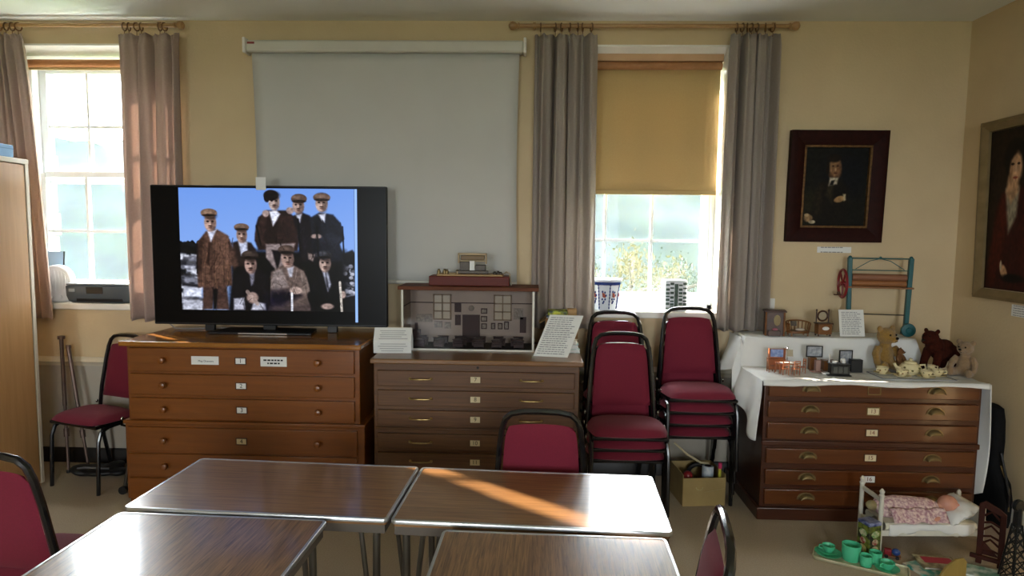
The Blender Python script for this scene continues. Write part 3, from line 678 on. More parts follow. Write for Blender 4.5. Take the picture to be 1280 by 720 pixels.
# standing back row, dark jackets
pp([(470, 195), (505, 165), (590, 165), (625, 200), (640, 270), (628, 330), (470, 330), (455, 290), (460, 230)], '2a1f1e')
pp([(457, 262), (480, 190), (505, 185), (490, 280), (505, 310), (480, 315), (458, 292)], '3a2c2a'); pp([(515, 170), (545, 165), (560, 180), (530, 230)], 'd5d8ea')
pp([(560, 185), (615, 190), (635, 260), (625, 330), (545, 300)], '352725'); pp([(500, 305), (620, 300), (600, 360), (545, 420), (500, 360)], '8f8283'); pp([(525, 330), (565, 330), (548, 420)], '171419')
pe(600, 165, 16, 14, '9c8a88', .4); pe(500, 178, 14, 14, '9c8a88', .4)
head(535, 130, 23, 36, 'b7a6a2'); pe(522, 103, 30, 22, '1d1718', .2); pe(505, 112, 12, 20, '1b1516', .3)
pp([(610, 190), (640, 170), (680, 185), (705, 230), (712, 370), (640, 380), (630, 260)], '1e1a1e'); pp([(622, 182), (648, 178), (640, 215)], 'c3c6d8'); head(634, 145, 24, 34, 'a8928c'); cap(637, 116, 32, 20, '5d4b44', '8a756b')
pp([(680, 195), (720, 172), (775, 180), (805, 215), (818, 280), (800, 300), (818, 370), (770, 375), (690, 350)], '23252f'); pp([(695, 200), (725, 185), (720, 330), (690, 340)], '1a1b22')
pp([(715, 180), (745, 176), (740, 212), (728, 205)], 'd0d4e6'); pp([(710, 265), (770, 255), (815, 275), (800, 298), (720, 295)], '2c2f3b'); pe(705, 270, 22, 10, '9c8985', .4); head(729, 135, 25, 36, 'b09a93'); cap(730, 110, 35, 18, '6a574f', '917b70')
pp([(670, 340), (700, 345), (690, 375), (672, 365)], '8f807d')
# man in belted smock at the left
pp([(245, 470), (340, 470), (352, 582), (300, 582), (292, 500), (285, 582), (245, 582)], '4e3c37'); pp([(285, 495), (305, 495), (300, 582), (288, 582)], '141013')
pp([(255, 255), (300, 245), (345, 270), (362, 320), (382, 380), (360, 400), (365, 480), (225, 490), (220, 380), (222, 300)], '5c463d')
pp([(300, 260), (345, 275), (380, 380), (350, 395), (320, 390)], '6b5248'); pp([(222, 300), (250, 270), (245, 400), (222, 420)], '49372f'); pp([(232, 395), (348, 398), (348, 410), (232, 408)], '74594d')
for k in range(14): x = 236+k*9; pln((x, 290+rs.uniform(-10, 20)), (x+rs.uniform(-6, 6), 480), 1.6, rs.choice(['44332c', '735849', '3b2c26']), .6)
pp([(262, 255), (300, 245), (276, 300)], 'c9cee4'); head(273, 218, 25, 38, 'b3978d'); cap(267, 178, 34, 18, '7c6558', 'a18877'); pp([(265, 300), (277, 300), (270, 395), (258, 395)], '3a2b26')
# boy behind
pp([(365, 300), (395, 290), (440, 300), (460, 330), (455, 400), (365, 400)], '2c2322'); pp([(388, 295), (424, 293), (426, 345), (400, 355)], 'b9bfd6'); head(402, 268, 22, 34, 'a68d85'); cap(401, 236, 31, 16, '6e5a50', '937e71')
# seated front row
pp([(375, 430), (420, 400), (480, 410), (515, 450), (510, 582), (352, 582), (362, 500)], '19171b'); pp([(432, 425), (455, 420), (450, 470), (440, 480)], '7d7d8c'); head(438, 392, 25, 38, 'ab9089'); cap(436, 352, 35, 20, '3b322f', '5c504a')
pp([(370, 535), (412, 530), (415, 582), (370, 582)], 'b3b4c4'); pp([(450, 545), (498, 555), (500, 582), (440, 582)], 'bfc0cf'); pe(445, 530, 24, 24, 'a48e88', .4); pln((425, 505), (465, 555), 8, 'b7a29c', .8)
pp([(520, 420), (560, 395), (610, 390), (655, 415), (675, 490), (665, 515), (680, 582), (510, 582), (515, 480)], '6a5c58'); pp([(530, 420), (565, 405), (590, 480), (530, 505), (518, 480)], '8c807f'); pp([(640, 410), (665, 440), (678, 500), (640, 515)], '7d6f6a')
pp([(520, 500), (620, 495), (640, 520), (560, 560), (515, 555)], '16131f', .02); pp([(585, 400), (612, 398), (605, 440), (595, 440)], 'c2c4d4'); head(588, 365, 26, 38, 'b0968e'); cap(583, 328, 34, 20, '4d403b', '6f5f57')
pe(620, 497, 26, 16, 'b9a39c', .4); pp([(500, 520), (560, 515), (590, 582), (500, 582)], '12102a', .03, .7); pp([(530, 560), (690, 555), (690, 582), (530, 582)], '4b4142', .02, .8)
pp([(700, 430), (740, 405), (790, 420), (815, 480), (815, 582), (680, 582), (685, 490)], '121114'); pp([(728, 418), (750, 415), (762, 470), (748, 500)], 'a6a9bb'); pp([(740, 420), (750, 470), (756, 500), (744, 480)], '1c1b22'); head(739, 383, 24, 36, 'b39d95'); cap(734, 347, 34, 18, '39393f', '57575f')
pe(745, 562, 26, 13, '9b8782', .5); pe(808, 512, 12, 16, 'a8958f', .5)
pln((604, 510), (604, 582), 4.5, 'd9dbe8'); pln((797, 460), (803, 590), 5, 'c9c2bb')
rs3 = random.Random(12)
def crease(x0, x1, y0, y1, n, cols, L=40, wd=2.2, a=.55):
    for k in range(n):
        x, y = rs3.uniform(x0, x1), rs3.uniform(y0, y1); dx = rs3.uniform(-.5, .5)*L
        pln((x, y), (x+dx, y+rs3.uniform(.3, 1)*L), rs3.uniform(.5, 1)*wd, rs3.choice(cols), a)
crease(470, 625, 190, 300, 26, ['140e0e', '493936', '1d1514'], 45); crease(640, 705, 200, 350, 18, ['0d0b0e', '35313a'], 50); crease(695, 805, 195, 340, 24, ['12131a', '3d4250', '191b22'], 50)
crease(230, 375, 270, 470, 34, ['3a2a24', '80624f', '2c201b'], 60); crease(380, 500, 430, 560, 18, ['0a090b', '2e2b31'], 45); crease(525, 665, 410, 500, 24, ['a39694', '453a38', '574b48'], 40); crease(690, 805, 430, 570, 18, ['060607', '2a2930'], 45)
for p_, q2 in (((350, 300), (378, 385)), ((222, 310), (222, 430)), ((462, 230), (480, 310)), ((632, 200), (640, 330)), ((708, 230), (712, 350)), ((812, 230), (816, 365)), ((515, 450), (512, 560)), ((676, 440), (684, 560))): pln(p_, q2, 3.5, '08070a', .75)
pp([(350, 290), (372, 330), (388, 395), (372, 410), (352, 360)], '55413a', .012); pp([(222, 310), (238, 300), (240, 420), (226, 440)], '3b2c27', .012)
sky_m = (pt.a[..., 2] > pt.a[..., 0]+.16) & (pt.a[..., 2] > .6); mk_ = 1-sky_m.astype(float)
pt.noise(.16, 60, 3, mk_); pt.noise(.14, 110, 4, mk_)
lum = pt.a.mean(2, keepdims=True); pt.a = np.where(sky_m[..., None], pt.a, np.clip((pt.a-.08)*1.12, 0, 1)*.97)
M_tvpic = attr_mat('screen_picture', .3, emis=.42)
pTL, pBR = at(222, 232, TY), at(444, 390, TY); pBL = at(229, 388, TY)
PX0 = (pTL.x+pBL.x)/2; PX1 = pBR.x; PZ1 = pTL.z-.012; PZ0 = pBR.z
pt.mesh('screen_picture', M_tvpic, tv, PX1-PX0, PZ1-PZ0, ((PX0+PX1)/2-tv.location.x, -.0022, (PZ0+PZ1)/2-.96), (0, 0, 0))
b = MB(); b.b2((PX1-tv.location.x+.002, -.0024, ZB+.03), (PX1-tv.location.x+.018, -.0018, PZ1-.96)); b.build('screen_edge_bar', mat('pale_blue_screen_light', '000000', .4, c2='020202', scale=2, emis='8fb6f2', estr=.42), tv)
r = tag(MB().box((0, 0, 0), (.062, .0015, .078)).build('paper_card', M_paper), 'small white paper card stuck on the television top edge', 'card'); r.location = at(326, 229.5, TY-.004)
b = MB(); b.tube([(0, 0, 0), (-.04, -.01, -.02), (-.07, -.03, .0), (-.06, -.05, .05), (-.02, -.05, .06), (.02, -.02, .03)], .004, 6)
q = bpy.data.objects
p0 = Vector((-2.23, 4.05, .966)); b = MB()
b.tube([(-2.20, TY+.06, 1.04), (-2.30, 4.0, 1.035), (-2.315, 3.98, 1.0), (-2.27, 3.97, .968), (-2.2, 3.98, .966), (-2.0, 4.02, .966), (-1.8, 4.05, .966)], .005, 6)
tag(b.build('power_cable', mat('grey_cable', '8e8a86', .5, c2='7e7a76', scale=9)), 'grey looped cable trailing from the back of the television', 'cable')

# ------------------------------------------------------------------ portraits
M_canvas = attr_mat('painted_canvas', .6)
M_frame1 = mat('dark_mahogany_frame', '2c0d08', .65, c2='200905', scale=3, kind='wood', stretch=(2, 2, 2), spec=.15)
M_gilt = mat('worn_gilt', '7a5a30', .5, metal=.4, c2='4d3418', scale=40)
M_frame2 = mat('dull_gold_frame', '877350', .5, metal=.3, c2='766442', scale=14)
def frame(root, W, H, bw, slip, depth, m_out, m_in):
    for sx, w_, h_, nm in ((-1, bw, H, 'frame_stile'), (1, bw, H, 'frame_stile')):
        b = MB(); b.prism([(sx*W/2, 0), (sx*W/2, -depth), (sx*(W/2-bw*.35), -depth*1.15), (sx*(W/2-bw), -depth*.6), (sx*(W/2-bw), 0)], -H/2, H/2, 'xy'); b.build(nm, m_out, root)
    for sz in (-1, 1):
        b = MB(); b.prism([(0, sz*H/2), (-depth, sz*H/2), (-depth*1.13, sz*(H/2-bw*.35)), (-depth*.58, sz*(H/2-bw)), (0, sz*(H/2-bw))], -W/2+.004, W/2-.004, 'yz'); b.build('frame_rail', m_out, root)
    if slip:
        iw, ih = W-2*bw, H-2*bw; b = MB()
        for s in (-1, 1):
            b.b2((s*(iw/2-slip), -depth*.7, -ih/2), (s*iw/2, -.002, ih/2)); b.b2((-iw/2, -depth*.7, s*(ih/2-slip)), (iw/2, -.002, s*ih/2))
        b.build('gilt_slip', m_in, root, bevel=.003)
a0, a1 = at(986.5, 233, YB-.05), at(1108, 232, YB-.05); zt, zb = at(1051, 162.5, YB-.05).z, at(1043, 302.5, YB-.04).z
W1, H1 = a1.x-a0.x, zt-zb
r = thing('portrait_painting', 'dark mahogany framed oil portrait of seated gentleman in black coat', 'painting', ((a0.x+a1.x)/2, YB-.008, (zt+zb)/2)); r.rotation_euler = (R(2.2), 0, 0)
bw = W1*.15; frame(r, W1, H1, bw, .014, .04, M_frame1, M_gilt)
iw, ih = W1-2*bw-.02, H1-2*bw-.02
P = Paint(120, 140, rgb('15140f')); 
def V1(x, y): v = (y-42)/620; xl = 85-40*v; xr = 585-40*v; return ((x-xl)/(xr-xl), v)
p1 = lambda pts, c, s=.02, a=1.0: P.poly([V1(*q_) for q_ in pts], rgb(c), s, a)
def e1(x, y, rx, ry, c, soft=.4, a=1.0, rot=0): u, v = V1(x, y); P.ell(u, v, rx/500, ry/620, rgb(c), soft, a, rot)
p1([(45, 400), (200, 380), (200, 660), (45, 660)], '1f1c10', .08); e1(400, 250, 180, 200, '0e1016', .9, .8)
p1([(190, 330), (275, 300), (370, 300), (420, 360), (430, 480), (400, 660), (150, 660), (130, 560), (170, 400)], '16120d', .03); p1([(190, 330), (230, 320), (200, 560), (150, 590), (160, 420)], '231c12', .03); p1([(260, 330), (300, 340), (290, 480), (240, 420)], '2a2418', .03)
e1(316, 200, 46, 82, '8d6a4a'); e1(340, 225, 26, 60, '6b4a32', .6, .8); e1(310, 130, 52, 32, '1a120c', .5); e1(258, 210, 12, 50, '191109', .5); e1(285, 260, 20, 24, '54361f', .8, .6)
e1(300, 190, 9, 5, '2a1710', .6); e1(336, 190, 8, 5, '2a1710', .6); e1(320, 215, 6, 16, 'a88462', .7); e1(320, 245, 13, 4, '5a2f22', .7)
p1([(275, 280), (340, 280), (330, 330), (265, 345)], 'b3a894', .015); p1([(285, 305), (312, 300), (300, 340), (272, 340)], '0d0c0c', .012)
e1(350, 448, 42, 24, '977750', .35, 1, -.3); p1([(378, 408), (398, 408), (400, 455), (385, 462)], 'b5a584', .012)
e1(105, 600, 34, 30, '84694a', .4); e1(135, 630, 26, 14, 'a79a80', .4); e1(95, 575, 20, 12, '9a8462', .5)
P.noise(.25, 40, 8); P.mesh('canvas', M_canvas, r, iw, ih, (0, -.006, 0), (0, 0, 0))
# portrait on the right wall
r = thing('portrait_painting', 'dull gold framed oil portrait of woman in red shawl on side wall', 'painting', (XR-.008, 3.625, 1.76)); r.rotation_euler = (0, R(-1.2), R(-90)); 
r.rotation_euler = (R(1.2), 0, R(-90))
frame(r, .66, 1.03, .056, 0, .035, M_frame2, M_gilt)
P = Paint(120, 190, rgb('1b140d'))
V2 = lambda x, y: ((x-40)/395, (y-45)/655)
p2 = lambda pts, c, s=.02, a=1.0: P.poly([V2(*q_) for q_ in pts], rgb(c), s, a)
def e2(x, y, rx, ry, c, soft=.4, a=1.0, rot=0): u, v = V2(x, y); P.ell(u, v, rx/395, ry/655, rgb(c), soft, a, rot)
e2(190, 330, 200, 380, '2a1f14', .9, .7)
p2([(120, 310), (165, 280), (235, 285), (290, 340), (330, 560), (340, 700), (40, 700), (55, 600), (90, 380)], '35140f', .03); p2([(120, 310), (150, 300), (150, 470), (125, 600), (80, 690), (60, 620), (95, 380)], '48190f', .03); p2([(235, 290), (290, 340), (320, 560), (300, 690), (230, 600)], '3d160e', .03)
p2([(138, 285), (215, 280), (205, 400), (165, 470), (150, 380)], '8d8470', .02); p2([(150, 240), (205, 240), (210, 300), (170, 350), (140, 300)], 'b08a68', .02)
e2(185, 165, 62, 75, '150f0b', .25); e2(187, 205, 36, 62, 'bf9572'); e2(160, 215, 12, 45, '8a6446', .7, .6); e2(170, 190, 9, 5, '2b1a12', .6); e2(203, 190, 8, 5, '2b1a12', .6); e2(189, 215, 6, 20, 'd0a888', .7); e2(188, 245, 13, 5, '8f4738', .6)
p2([(135, 180), (155, 135), (190, 120), (190, 145), (160, 175), (150, 225), (137, 230)], '150f0b', .02)
e2(150, 625, 18, 32, 'b58a64', .35, 1, -.5); e2(200, 650, 60, 18, '120d0a', .5); e2(133, 600, 6, 20, 'b9a98c', .5)
P.noise(.2, 50, 9); P.mesh('canvas', M_canvas, r, .66-.12, 1.03-.12, (0, -.008, 0), (0, 0, 0))

def printed_sheet(root, w, h, lines, T, seed=0, m_ink=M_inkgrey, margin=.1):
    """sheet in local xz plane (normal -y) then transformed by T"""
    b = MB(); b.T = T; b.box((0, 0, h/2), (w, .0012, h)); b.build('sheet', M_paper, root)
    rr = random.Random(seed); b = MB(); b.T = T
    for k in range(lines):
        z = h*(1-margin)-k*h*(1-2*margin)/max(1, lines-1); x = -w*(.5-margin); e = w*(.5-margin)*rr.uniform(.5, 1)
        while x < e-.004:
            l = min(rr.uniform(.008, .03), e-x); b.box((x+l/2, -.0009, z), (l, .0004, h/lines*.32)); x += l+.004
    b.build('print_lines', m_ink, root)['kind'] = 'stuff'
# caption labels under the portraits
r = thing('caption_label', 'small printed caption strip under the gentleman portrait', 'label', tuple(at(1042.5, 316, YB-.002)))
printed_sheet(r, .215, .038, 2, Matrix.Identity(4), 3)
r = thing('caption_label', 'small white caption card under the gold framed portrait', 'label', (XR-.002, 3.60, 1.165)); r.rotation_euler = (0, 0, R(-90))
printed_sheet(r, .135, .065, 5, Matrix.Identity(4), 4)
# double socket
r = thing('wall_socket', 'white double wall socket half hidden by taupe curtain', 'socket', tuple(at(954, 381, YB-.005)))
b = MB(); b.box((0, 0, 0), (.146, .01, .086)); b.build('plate', M_white, r, bevel=.003)
for s in (-1, 1):
    b = MB(); b.box((s*.036, -.006, -.012), (.006, .002, .010)); b.box((s*.036-.011, -.006, -.026), (.009, .002, .005)); b.box((s*.036+.011, -.006, -.026), (.009, .002, .005)); b.build('pin_holes', M_blkmat, r)
    b = MB(); b.box((s*.022, -.007, .022), (.012, .006, .018)); b.build('switch', M_white, r, bevel=.002)

# ------------------------------------------------------------------ classroom model on the oak chest
ZM = .886
cl = thing('classroom_model', 'glass-fronted miniature schoolroom model with tiny windows and desks', 'model', (-.385, 3.955, ZM))
DW = .80; DH = .365; D0, D1 = -.15, .09
M_inwall = mat('model_wall', 'ab9a8e', .8, c2='a08f84', scale=6); M_infloor = mat('model_floor', '2c1a14', .7, c2='241410', scale=12); M_dkw = mat('model_dark_wood', '3a1d18', .6, c2='2e1613', scale=12)
b = MB(); b.b2((-DW/2, D1-.012, 0), (DW/2, D1, DH)); b.build('back_wall', M_inwall, cl)
b = MB(); b.b2((-DW/2, D0, 0), (-DW/2+.012, D1-.012, DH)); b.build('side_wall', M_inwall, cl)
b = MB(); b.b2((DW/2-.012, D0, 0), (DW/2, D1-.012, DH)); b.build('side_wall', mat('pale_green_wall', 'b9c0b0', .7, c2='afb6a6', scale=6), cl)
b = MB(); b.b2((-DW/2, D0, 0), (DW/2, D1-.012, .012)); b.build('model_floor', M_infloor, cl)
b = MB(); b.b2((-DW/2-.02, D0-.015, DH), (DW/2+.025, D1, DH+.022)); b.build('roof_board', mat('brown_roof_board', '6a3c24', .6, c2='572f1a', spec=.2, scale=3, kind='wood', stretch=(.4, 4, 4)), cl, bevel=.002)
b = MB(); b.b2((-DW/2, D0-.006, 0), (-DW/2+.012, D0, DH)); b.b2((DW/2-.012, D0-.006, 0), (DW/2, D0, DH)); b.b2((-DW/2+.012, D0-.006, 0), (DW/2-.012, D0, .010)); b.build('white_edging', mat('aged_white', 'd8d4c6', .5, c2='cfcbbc', scale=6), cl)
b = MB(); b.b2((-DW/2+.012, D0-.004, .010), (DW/2-.012, D0-.001, DH)); b.build('front_glass', mat('model_glass', '0a0a0a', .05, alpha=.10), cl)
yw = D1-.0125
b = MB(); b.b2((-DW/2+.012, yw-.003, .262), (DW/2-.012, yw, .268)); b.b2((-DW/2+.012, D0+.01, .262), (-DW/2+.015, yw-.003, .268)); b.build('picture_rail', M_dkw, cl)
def mwin(x, m_pane):
    b = MB(); w, h, z0 = .115, .165, .155
    for k in range(3): b.b2((x-w/2+k*(w-.008)/2, yw-.008, z0), (x-w/2+.008+k*(w-.008)/2, yw, z0+h))
    for k in range(4): b.b2((x-w/2, yw-.008, z0+k*(h-.008)/3), (x+w/2, yw, z0+.008+k*(h-.008)/3))
    wo = b.build('model_window', mat('model_window_frame', '86705a', .6, c2='7a654f', scale=20), cl)
    for i in range(2):
        for j in range(3):
            b = MB(); b.b2((x-w/2+.008+i*.0535, yw-.004, z0+.008+j*.0523), (x-w/2+.0535+i*.0535, yw-.002, z0+.0523+j*.0523)); b.build('pane', m_pane, wo)
mwin(-.185, mat('model_pane', 'b3a48e', .3, c2='a8987f', scale=9)); mwin(.20, MATS['model_pane'])
b = MB(); b.b2((-.055, yw-.01, .012), (.055, yw, .19)); b.build('model_door', M_dkw, cl)
for x, z, w, h, mt in ((-.085, .235, .042, .058, M_dkw), (-.085, .155, .036, .066, M_dkw), (.082, .215, .040, .034, None), (.082, .165, .040, .036, None), (.082, .118, .036, .036, None), (-.30, .165, .10, .05, 1), (-.21, .125, .05, .04, 1), (-.15, .12, .04, .04, 1), (.14, .12, .028, .04, None), (.185, .12, .03, .04, None), (.225, .125, .03, .05, None), (.30, .20, .06, .07, 1), (.33, .13, .04, .10, M_dkw)):
    b = MB(); b.b2((x-w/2, yw-.006, z-h/2), (x+w/2, yw, z+h/2)); f = b.build('wall_picture', M_dkw if mt is None else (mat('model_chart', '6f645c', .8, c2='a69a8e', scale=70) if mt == 1 else mt), cl)
    if mt is None: b = MB(); b.b2((x-w/2+.006, yw-.007, z-h/2+.006), (x+w/2-.006, yw-.0055, z+h/2-.006)); b.build('picture_print', mat('model_print', 'a3968a', .8, c2='6d625a', scale=90), f)
b = MB(); b.lathe([(.018, 0), (.018, .006), (.014, .008)], (.0, yw, .232), 16, (0, -1, 0)); b.build('wall_clock', mat('model_clock', '8a7c72', .6, c2='7c6f66', scale=40), cl)
dk = None
for j, yy in enumerate((-.10, -.04, .03)):
    for i, x in enumerate((-.30, -.18, -.06, .06, .18, .30)):
        x += .012*math.sin(i*3+j*2)
        b = MB(); b.box((0, 0, .045), (.066, .032, .004), (R(-14), 0, 0)); b.box((0, .018, .012+.017), (.060, .003, .034)); b.box((0, -.018, .02), (.06, .003, .03)); b.box((-.028, 0, .02), (.003, .03, .04)); b.box((.028, 0, .02), (.003, .03, .04)); b.box((0, -.034, .026), (.058, .014, .003))
        b.build('model_desk', M_dkw, cl, loc=(x, yy, .0125))
        if (i+j) % 2 == 0: b = MB(); b.box((0, 0, .0), (.036, .022, .0008), (R(-14), 0, 0)); b.build('desk_sheet', mat('model_paper', 'c0b3a5', .8, c2='b3a698', scale=20), cl, loc=(x, yy, .0125+.0484))
b = MB(); b.box((0, 0, .04), (.05, .05, .08)); b.box((0, 0, .10), (.018, .018, .05)); b.build('model_stove', M_dkw, cl, loc=(-.345, .045, .0125))
# mechanism model on a red-brown plinth
r = thing('brass_mechanism_model', 'small brass and steel mechanism on red-brown plinth above classroom model', 'model', (-.385, 3.95, ZM+DH+.022))
M_redbase = mat('red_brown_plinth', '64200f', .5, c2='54180b', scale=3, kind='wood', stretch=(.4, 4, 4), spec=.25); M_yb = mat('yellow_wood_board', '9c7c46', .5, c2='8d6e3b', scale=4)
b = MB(); b.b2((-.245, -.08, 0), (.245, .08, .058)); b.build('plinth', M_redbase, r, bevel=.004)
b = MB(); b.b2((-.20, -.07, .058), (.205, .07, .070)); b.build('board', M_yb, r, bevel=.002)
M_dg = mat('dark_gunmetal', '4a4238', .45, metal=.5, c2='3b342c', scale=30)
b = MB(); b.b2((-.065, -.01, .072), (-.005, .04, .145)); b.b2((.03, -.005, .072), (.095, .04, .125)); b.b2((-.085, -.05, .072), (.115, -.03, .092)); b.build('steel_block', M_dg, r, bevel=.003)
b = MB(); b.b2((-.078, .0, .135), (-.068, .03, .195)); b.b2((.092, .0, .130), (.102, .03, .195)); b.b2((-.078, .0, .185), (.102, .03, .197)); b.b2((-.068, .0, .145), (.092, .012, .152)); b.build('frame', mat('tan_frame', 'ab9570', .5, c2='9c8763', scale=8), r, bevel=.002)
b = MB(); b.b2((-.060, .004, .154), (.086, .02, .182)); b.build('roller_panel', mat('ochre_panel', '6f5424', .5, c2='624819', scale=8), r, bevel=.003)
b = MB(); b.b2((-.002, -.02, .075), (.028, .02, .150)); b.build('card_strip', M_paper, r)
for x, h in ((-.19, .03), (-.155, .03), (-.14, .028), (-.075, .026), (.05, .02), (.10, .02), (.155, .018), (.175, .022), (.19, .016)):
    b = MB(); b.lathe([(.011, 0), (.011, h*.6), (.006, h*.8), (.009, h)], (x, -.04, .070), 10); b.build('knob', M_dg if h < .025 else M_brassd, r)
b = MB(); b.tube([(.205, .0, .07), (.225, .0, .085), (.245, -.02, .075), (.252, -.03, .04), (.256, -.03, .006), (.256, .0, .006)], .004, 6); b.build('lead', mat('cream_lead', 'b7a88c', .6, c2='ab9c80', scale=9), r)
# folded white card stand
r = thing('folded_card', 'folded white information card standing between television and classroom model', 'card', (at(492, 437.5, 3.735).x, 3.735, ZM)); r.rotation_euler = (0, 0, R(4))
b = MB(); b.prism([(-.045, 0), (-.052, .075), (.0, .145), (.052, .075), (.05, 0), (.048, 0), (.048, .073), (.0, .140), (-.049, .073), (-.043, 0)], -.11, .11, 'yz'); b.build('card', M_paper, r)
T = Matrix.Translation((0, -.0505, .075)) @ Matrix.Rotation(R(-37), 4, 'X')
b = MB(); rr = random.Random(2)
for k in range(5):
    z = .012+k*.013; b.T = Matrix.Translation((0, -.0535, .076)) @ Matrix.Rotation(R(-36.5), 4, 'X'); b.box((rr.uniform(-.01, .005), 0, z), (.15+rr.uniform(-.03, .02), .0006, .003))
for k in range(4):
    z = .014+k*.014; b.T = Matrix.Translation((0, -.0465, 0)) @ Matrix.Rotation(R(5.3), 4, 'X'); b.box((rr.uniform(-.01, .005), -.0025, z), (.15+rr.uniform(-.03, .02), .0006, .003))
b.build('print_lines', M_inkgrey, r)['kind'] = 'stuff'
# leaning printed sheet
p = on(690, 446, ZM)
r = thing('leaning_sheet', 'tall printed white sheet leaning back beside the classroom model', 'paper', (p.x-.01, p.y+.0, ZM)); r.rotation_euler = (0, 0, R(-9))
T = Matrix.Rotation(R(-33), 4, 'X') @ Matrix(((1, 0, .28, 0), (0, 1, 0, 0), (0, 0, 1, 0), (0, 0, 0, 1)))
printed_sheet(r, .20, .27, 18, T, 8, margin=.07)
b = MB(); b.tube([(.10, .144, .215), (.085, .142, .10), (.07, .138, .003)], .004, 6); b.tube([(.0, .144, .215), (-.01, .142, .10), (-.02, .138, .003)], .004, 6); b.build('easel_leg', M_dkw, r)
# box of toys and books behind it
bx = at(712, 440, 4.03)
r = thing('cardboard_box', 'small brown cardboard box on oak chest beside curtain', 'box', (.185, 3.975, ZM))
M_kraft = mat('brown_cardboard', '9c7848', .8, c2='8d6b3e', scale=10); b = MB(); 
b.b2((-.10, -.06, 0), (.10, -.056, .19)); b.b2((-.10, .056, 0), (.10, .06, .19)); b.b2((-.10, -.056, 0), (-.096, .056, .19)); b.b2((.096, -.056, 0), (.10, .056, .19)); b.b2((-.096, -.056, 0), (.096, .056, .004)); b.build('walls', M_kraft, r)
b = MB(); b.box((-.118, -.0, .172), (.045, .14, .003), (0, R(-35), 0)); b.build('flap', M_kraft, r)
M_lime = mat('lime_print', 'b5bd2a', .5, c2='2f3a24', scale=30, w=.3); M_navy = mat('navy_print', '1f3350', .5, c2='c9cdd0', scale=28, w=.3)
for (dx, dy, w, d, z0, z1, mt, lb, nm) in ((-.0, 0, .19, .115, .191, .206, M_navy, 'navy patterned game box lying across the cardboard box', 'game_box'), (-.025, -.0, .12, .105, .207, .235, M_lime, 'lime and black packet on top of the cardboard box', 'packet')):
    o = thing(nm, lb, 'box', (.185+dx, 3.975+dy, ZM+z0)); b = MB(); b.b2((-w/2, -d/2, 0), (w/2, d/2, z1-z0)); b.build('carton', mt, o, bevel=.003)
    b = MB(); b.b2((-w*.2, -d/2-.001, (z1-z0)*.25), (w*.15, -d/2, (z1-z0)*.75)); b.build('panel', mat('yellow_print', 'd3d23c', .5, c2='c8c62f', scale=10), o)
o = thing('wooden_block', 'plain pale wooden block on the cardboard box', 'block', (.25, 3.97, ZM+.206)); b = MB(); b.b2((-.028, -.03, 0), (.028, .03, .04)); b.build('block', mat('pale_wood', 'b08a55', .6, c2='a27c49', scale=5), o, bevel=.003)
for k, (z0, z1, w, d, mt, lb) in enumerate(((0, .022, .072, .10, mat('turquoise_cover', '7fae9c', .5, c2='dfe2da', scale=40, w=.3), 'turquoise patterned book, lowest of the pile beside leaning sheet'), (.022, .05, .068, .095, mat('white_cover', 'cfd4d6', .5, c2='a3b7bf', scale=30, w=.3), 'pale book, middle of the pile beside leaning sheet'), (.05, .07, .06, .09, mat('tan_cover', 'bda47c', .5, c2='d8dcd0', scale=40, w=.3), 'tan book, topmost of the pile beside leaning sheet'))):
    o = thing('book', lb, 'book', (.252-.003*k, 3.84, ZM+z0), R(5-7*k), 'books on the oak chest'); t = z1-z0
    b = MB(); b.b2((-w/2, -d/2, 0), (w/2, d/2, .002)); b.b2((-w/2, -d/2, t-.0025), (w/2, d/2, t-.0005)); b.b2((-w/2, -d/2, .002), (-w/2+.003, d/2, t-.0025)); b.build('cover', mt, o)
    b = MB(); b.b2((-w/2+.003, -d/2+.003, .002), (w/2-.003, d/2-.003, t-.0025)); b.build('pages', M_paper, o)

# ------------------------------------------------------------------ things on the windowsills
ZS = SILL+.0125
M_prn = mat('printer_charcoal', '566168', .35, c2='4d585f', scale=8, coat=.2)
a, c = at(86, 372, 4.17), at(166, 372, 4.17)
r = thing('printer', 'charcoal inkjet printer on the windowsill beside fan heater', 'printer', ((a.x+c.x)/2, 4.255, ZS)); pw = (c.x-a.x)
b = MB(); b.prism([(-.09, .012), (-.11, .05), (-.115, .118), (.07, .125), (.07, 0), (-.06, 0)], -pw/2, pw/2, 'yz'); b.build('body', M_prn, r, bevel=.006)
b = MB(); b.b2((-pw/2+.005, -.115, .122), (pw/2-.005, .068, .134)); b.build('scanner_lid', mat('printer_grey', '8e979c', .4, c2='868f94', scale=8), r, bevel=.004)
b = MB(); b.box((-.02, -.1165, .088), (.11, .004, .045), (R(3), 0, 0)); b.build('display', mat('display_glass', '20262b', .15, c2='1c2227', scale=8), r)
b = MB(); b.b2((-pw*.36, -.1, .012), (pw*.36, -.085, .045)); b.build('paper_tray', M_blkmat, r, bevel=.003)
b = MB(); b.box((-pw*.4, -.1145, .088), (.04, .002, .02)); b.build('badge', mat('badge_grey', '9aa7ad', .4, c2='8f9ca2', scale=8), r)
M_wpl = mat('white_plastic', 'dfe3e6', .35, c2='d6dadd', scale=8)
a = at(69, 372, 4.20)
r = thing('fan_heater', 'upright white plastic fan heater on windowsill beside printer', 'heater', (a.x, 4.22, ZS), R(18))
prof = [(.10*math.cos(t), .145+.105*math.sin(t)) for t in np.linspace(0, PI, 18)]+[(-.10, .06), (-.07, .0), (.07, .0), (.10, .06)]
b = MB(); b.prism([(x, z) for x, z in prof], -.035, .05, 'xz'); b.build('housing', M_wpl, r, bevel=.012, seg=3)
for k in range(7):
    x = -.06+k*.02; hh = math.sqrt(max(0, .07**2-x*x)); b = MB(); b.tube([(x, -.036, .145-hh), (x+.008, -.043, .145), (x, -.036, .145+hh)], .0045, 6); b.build('grille_bar', M_wpl, r)
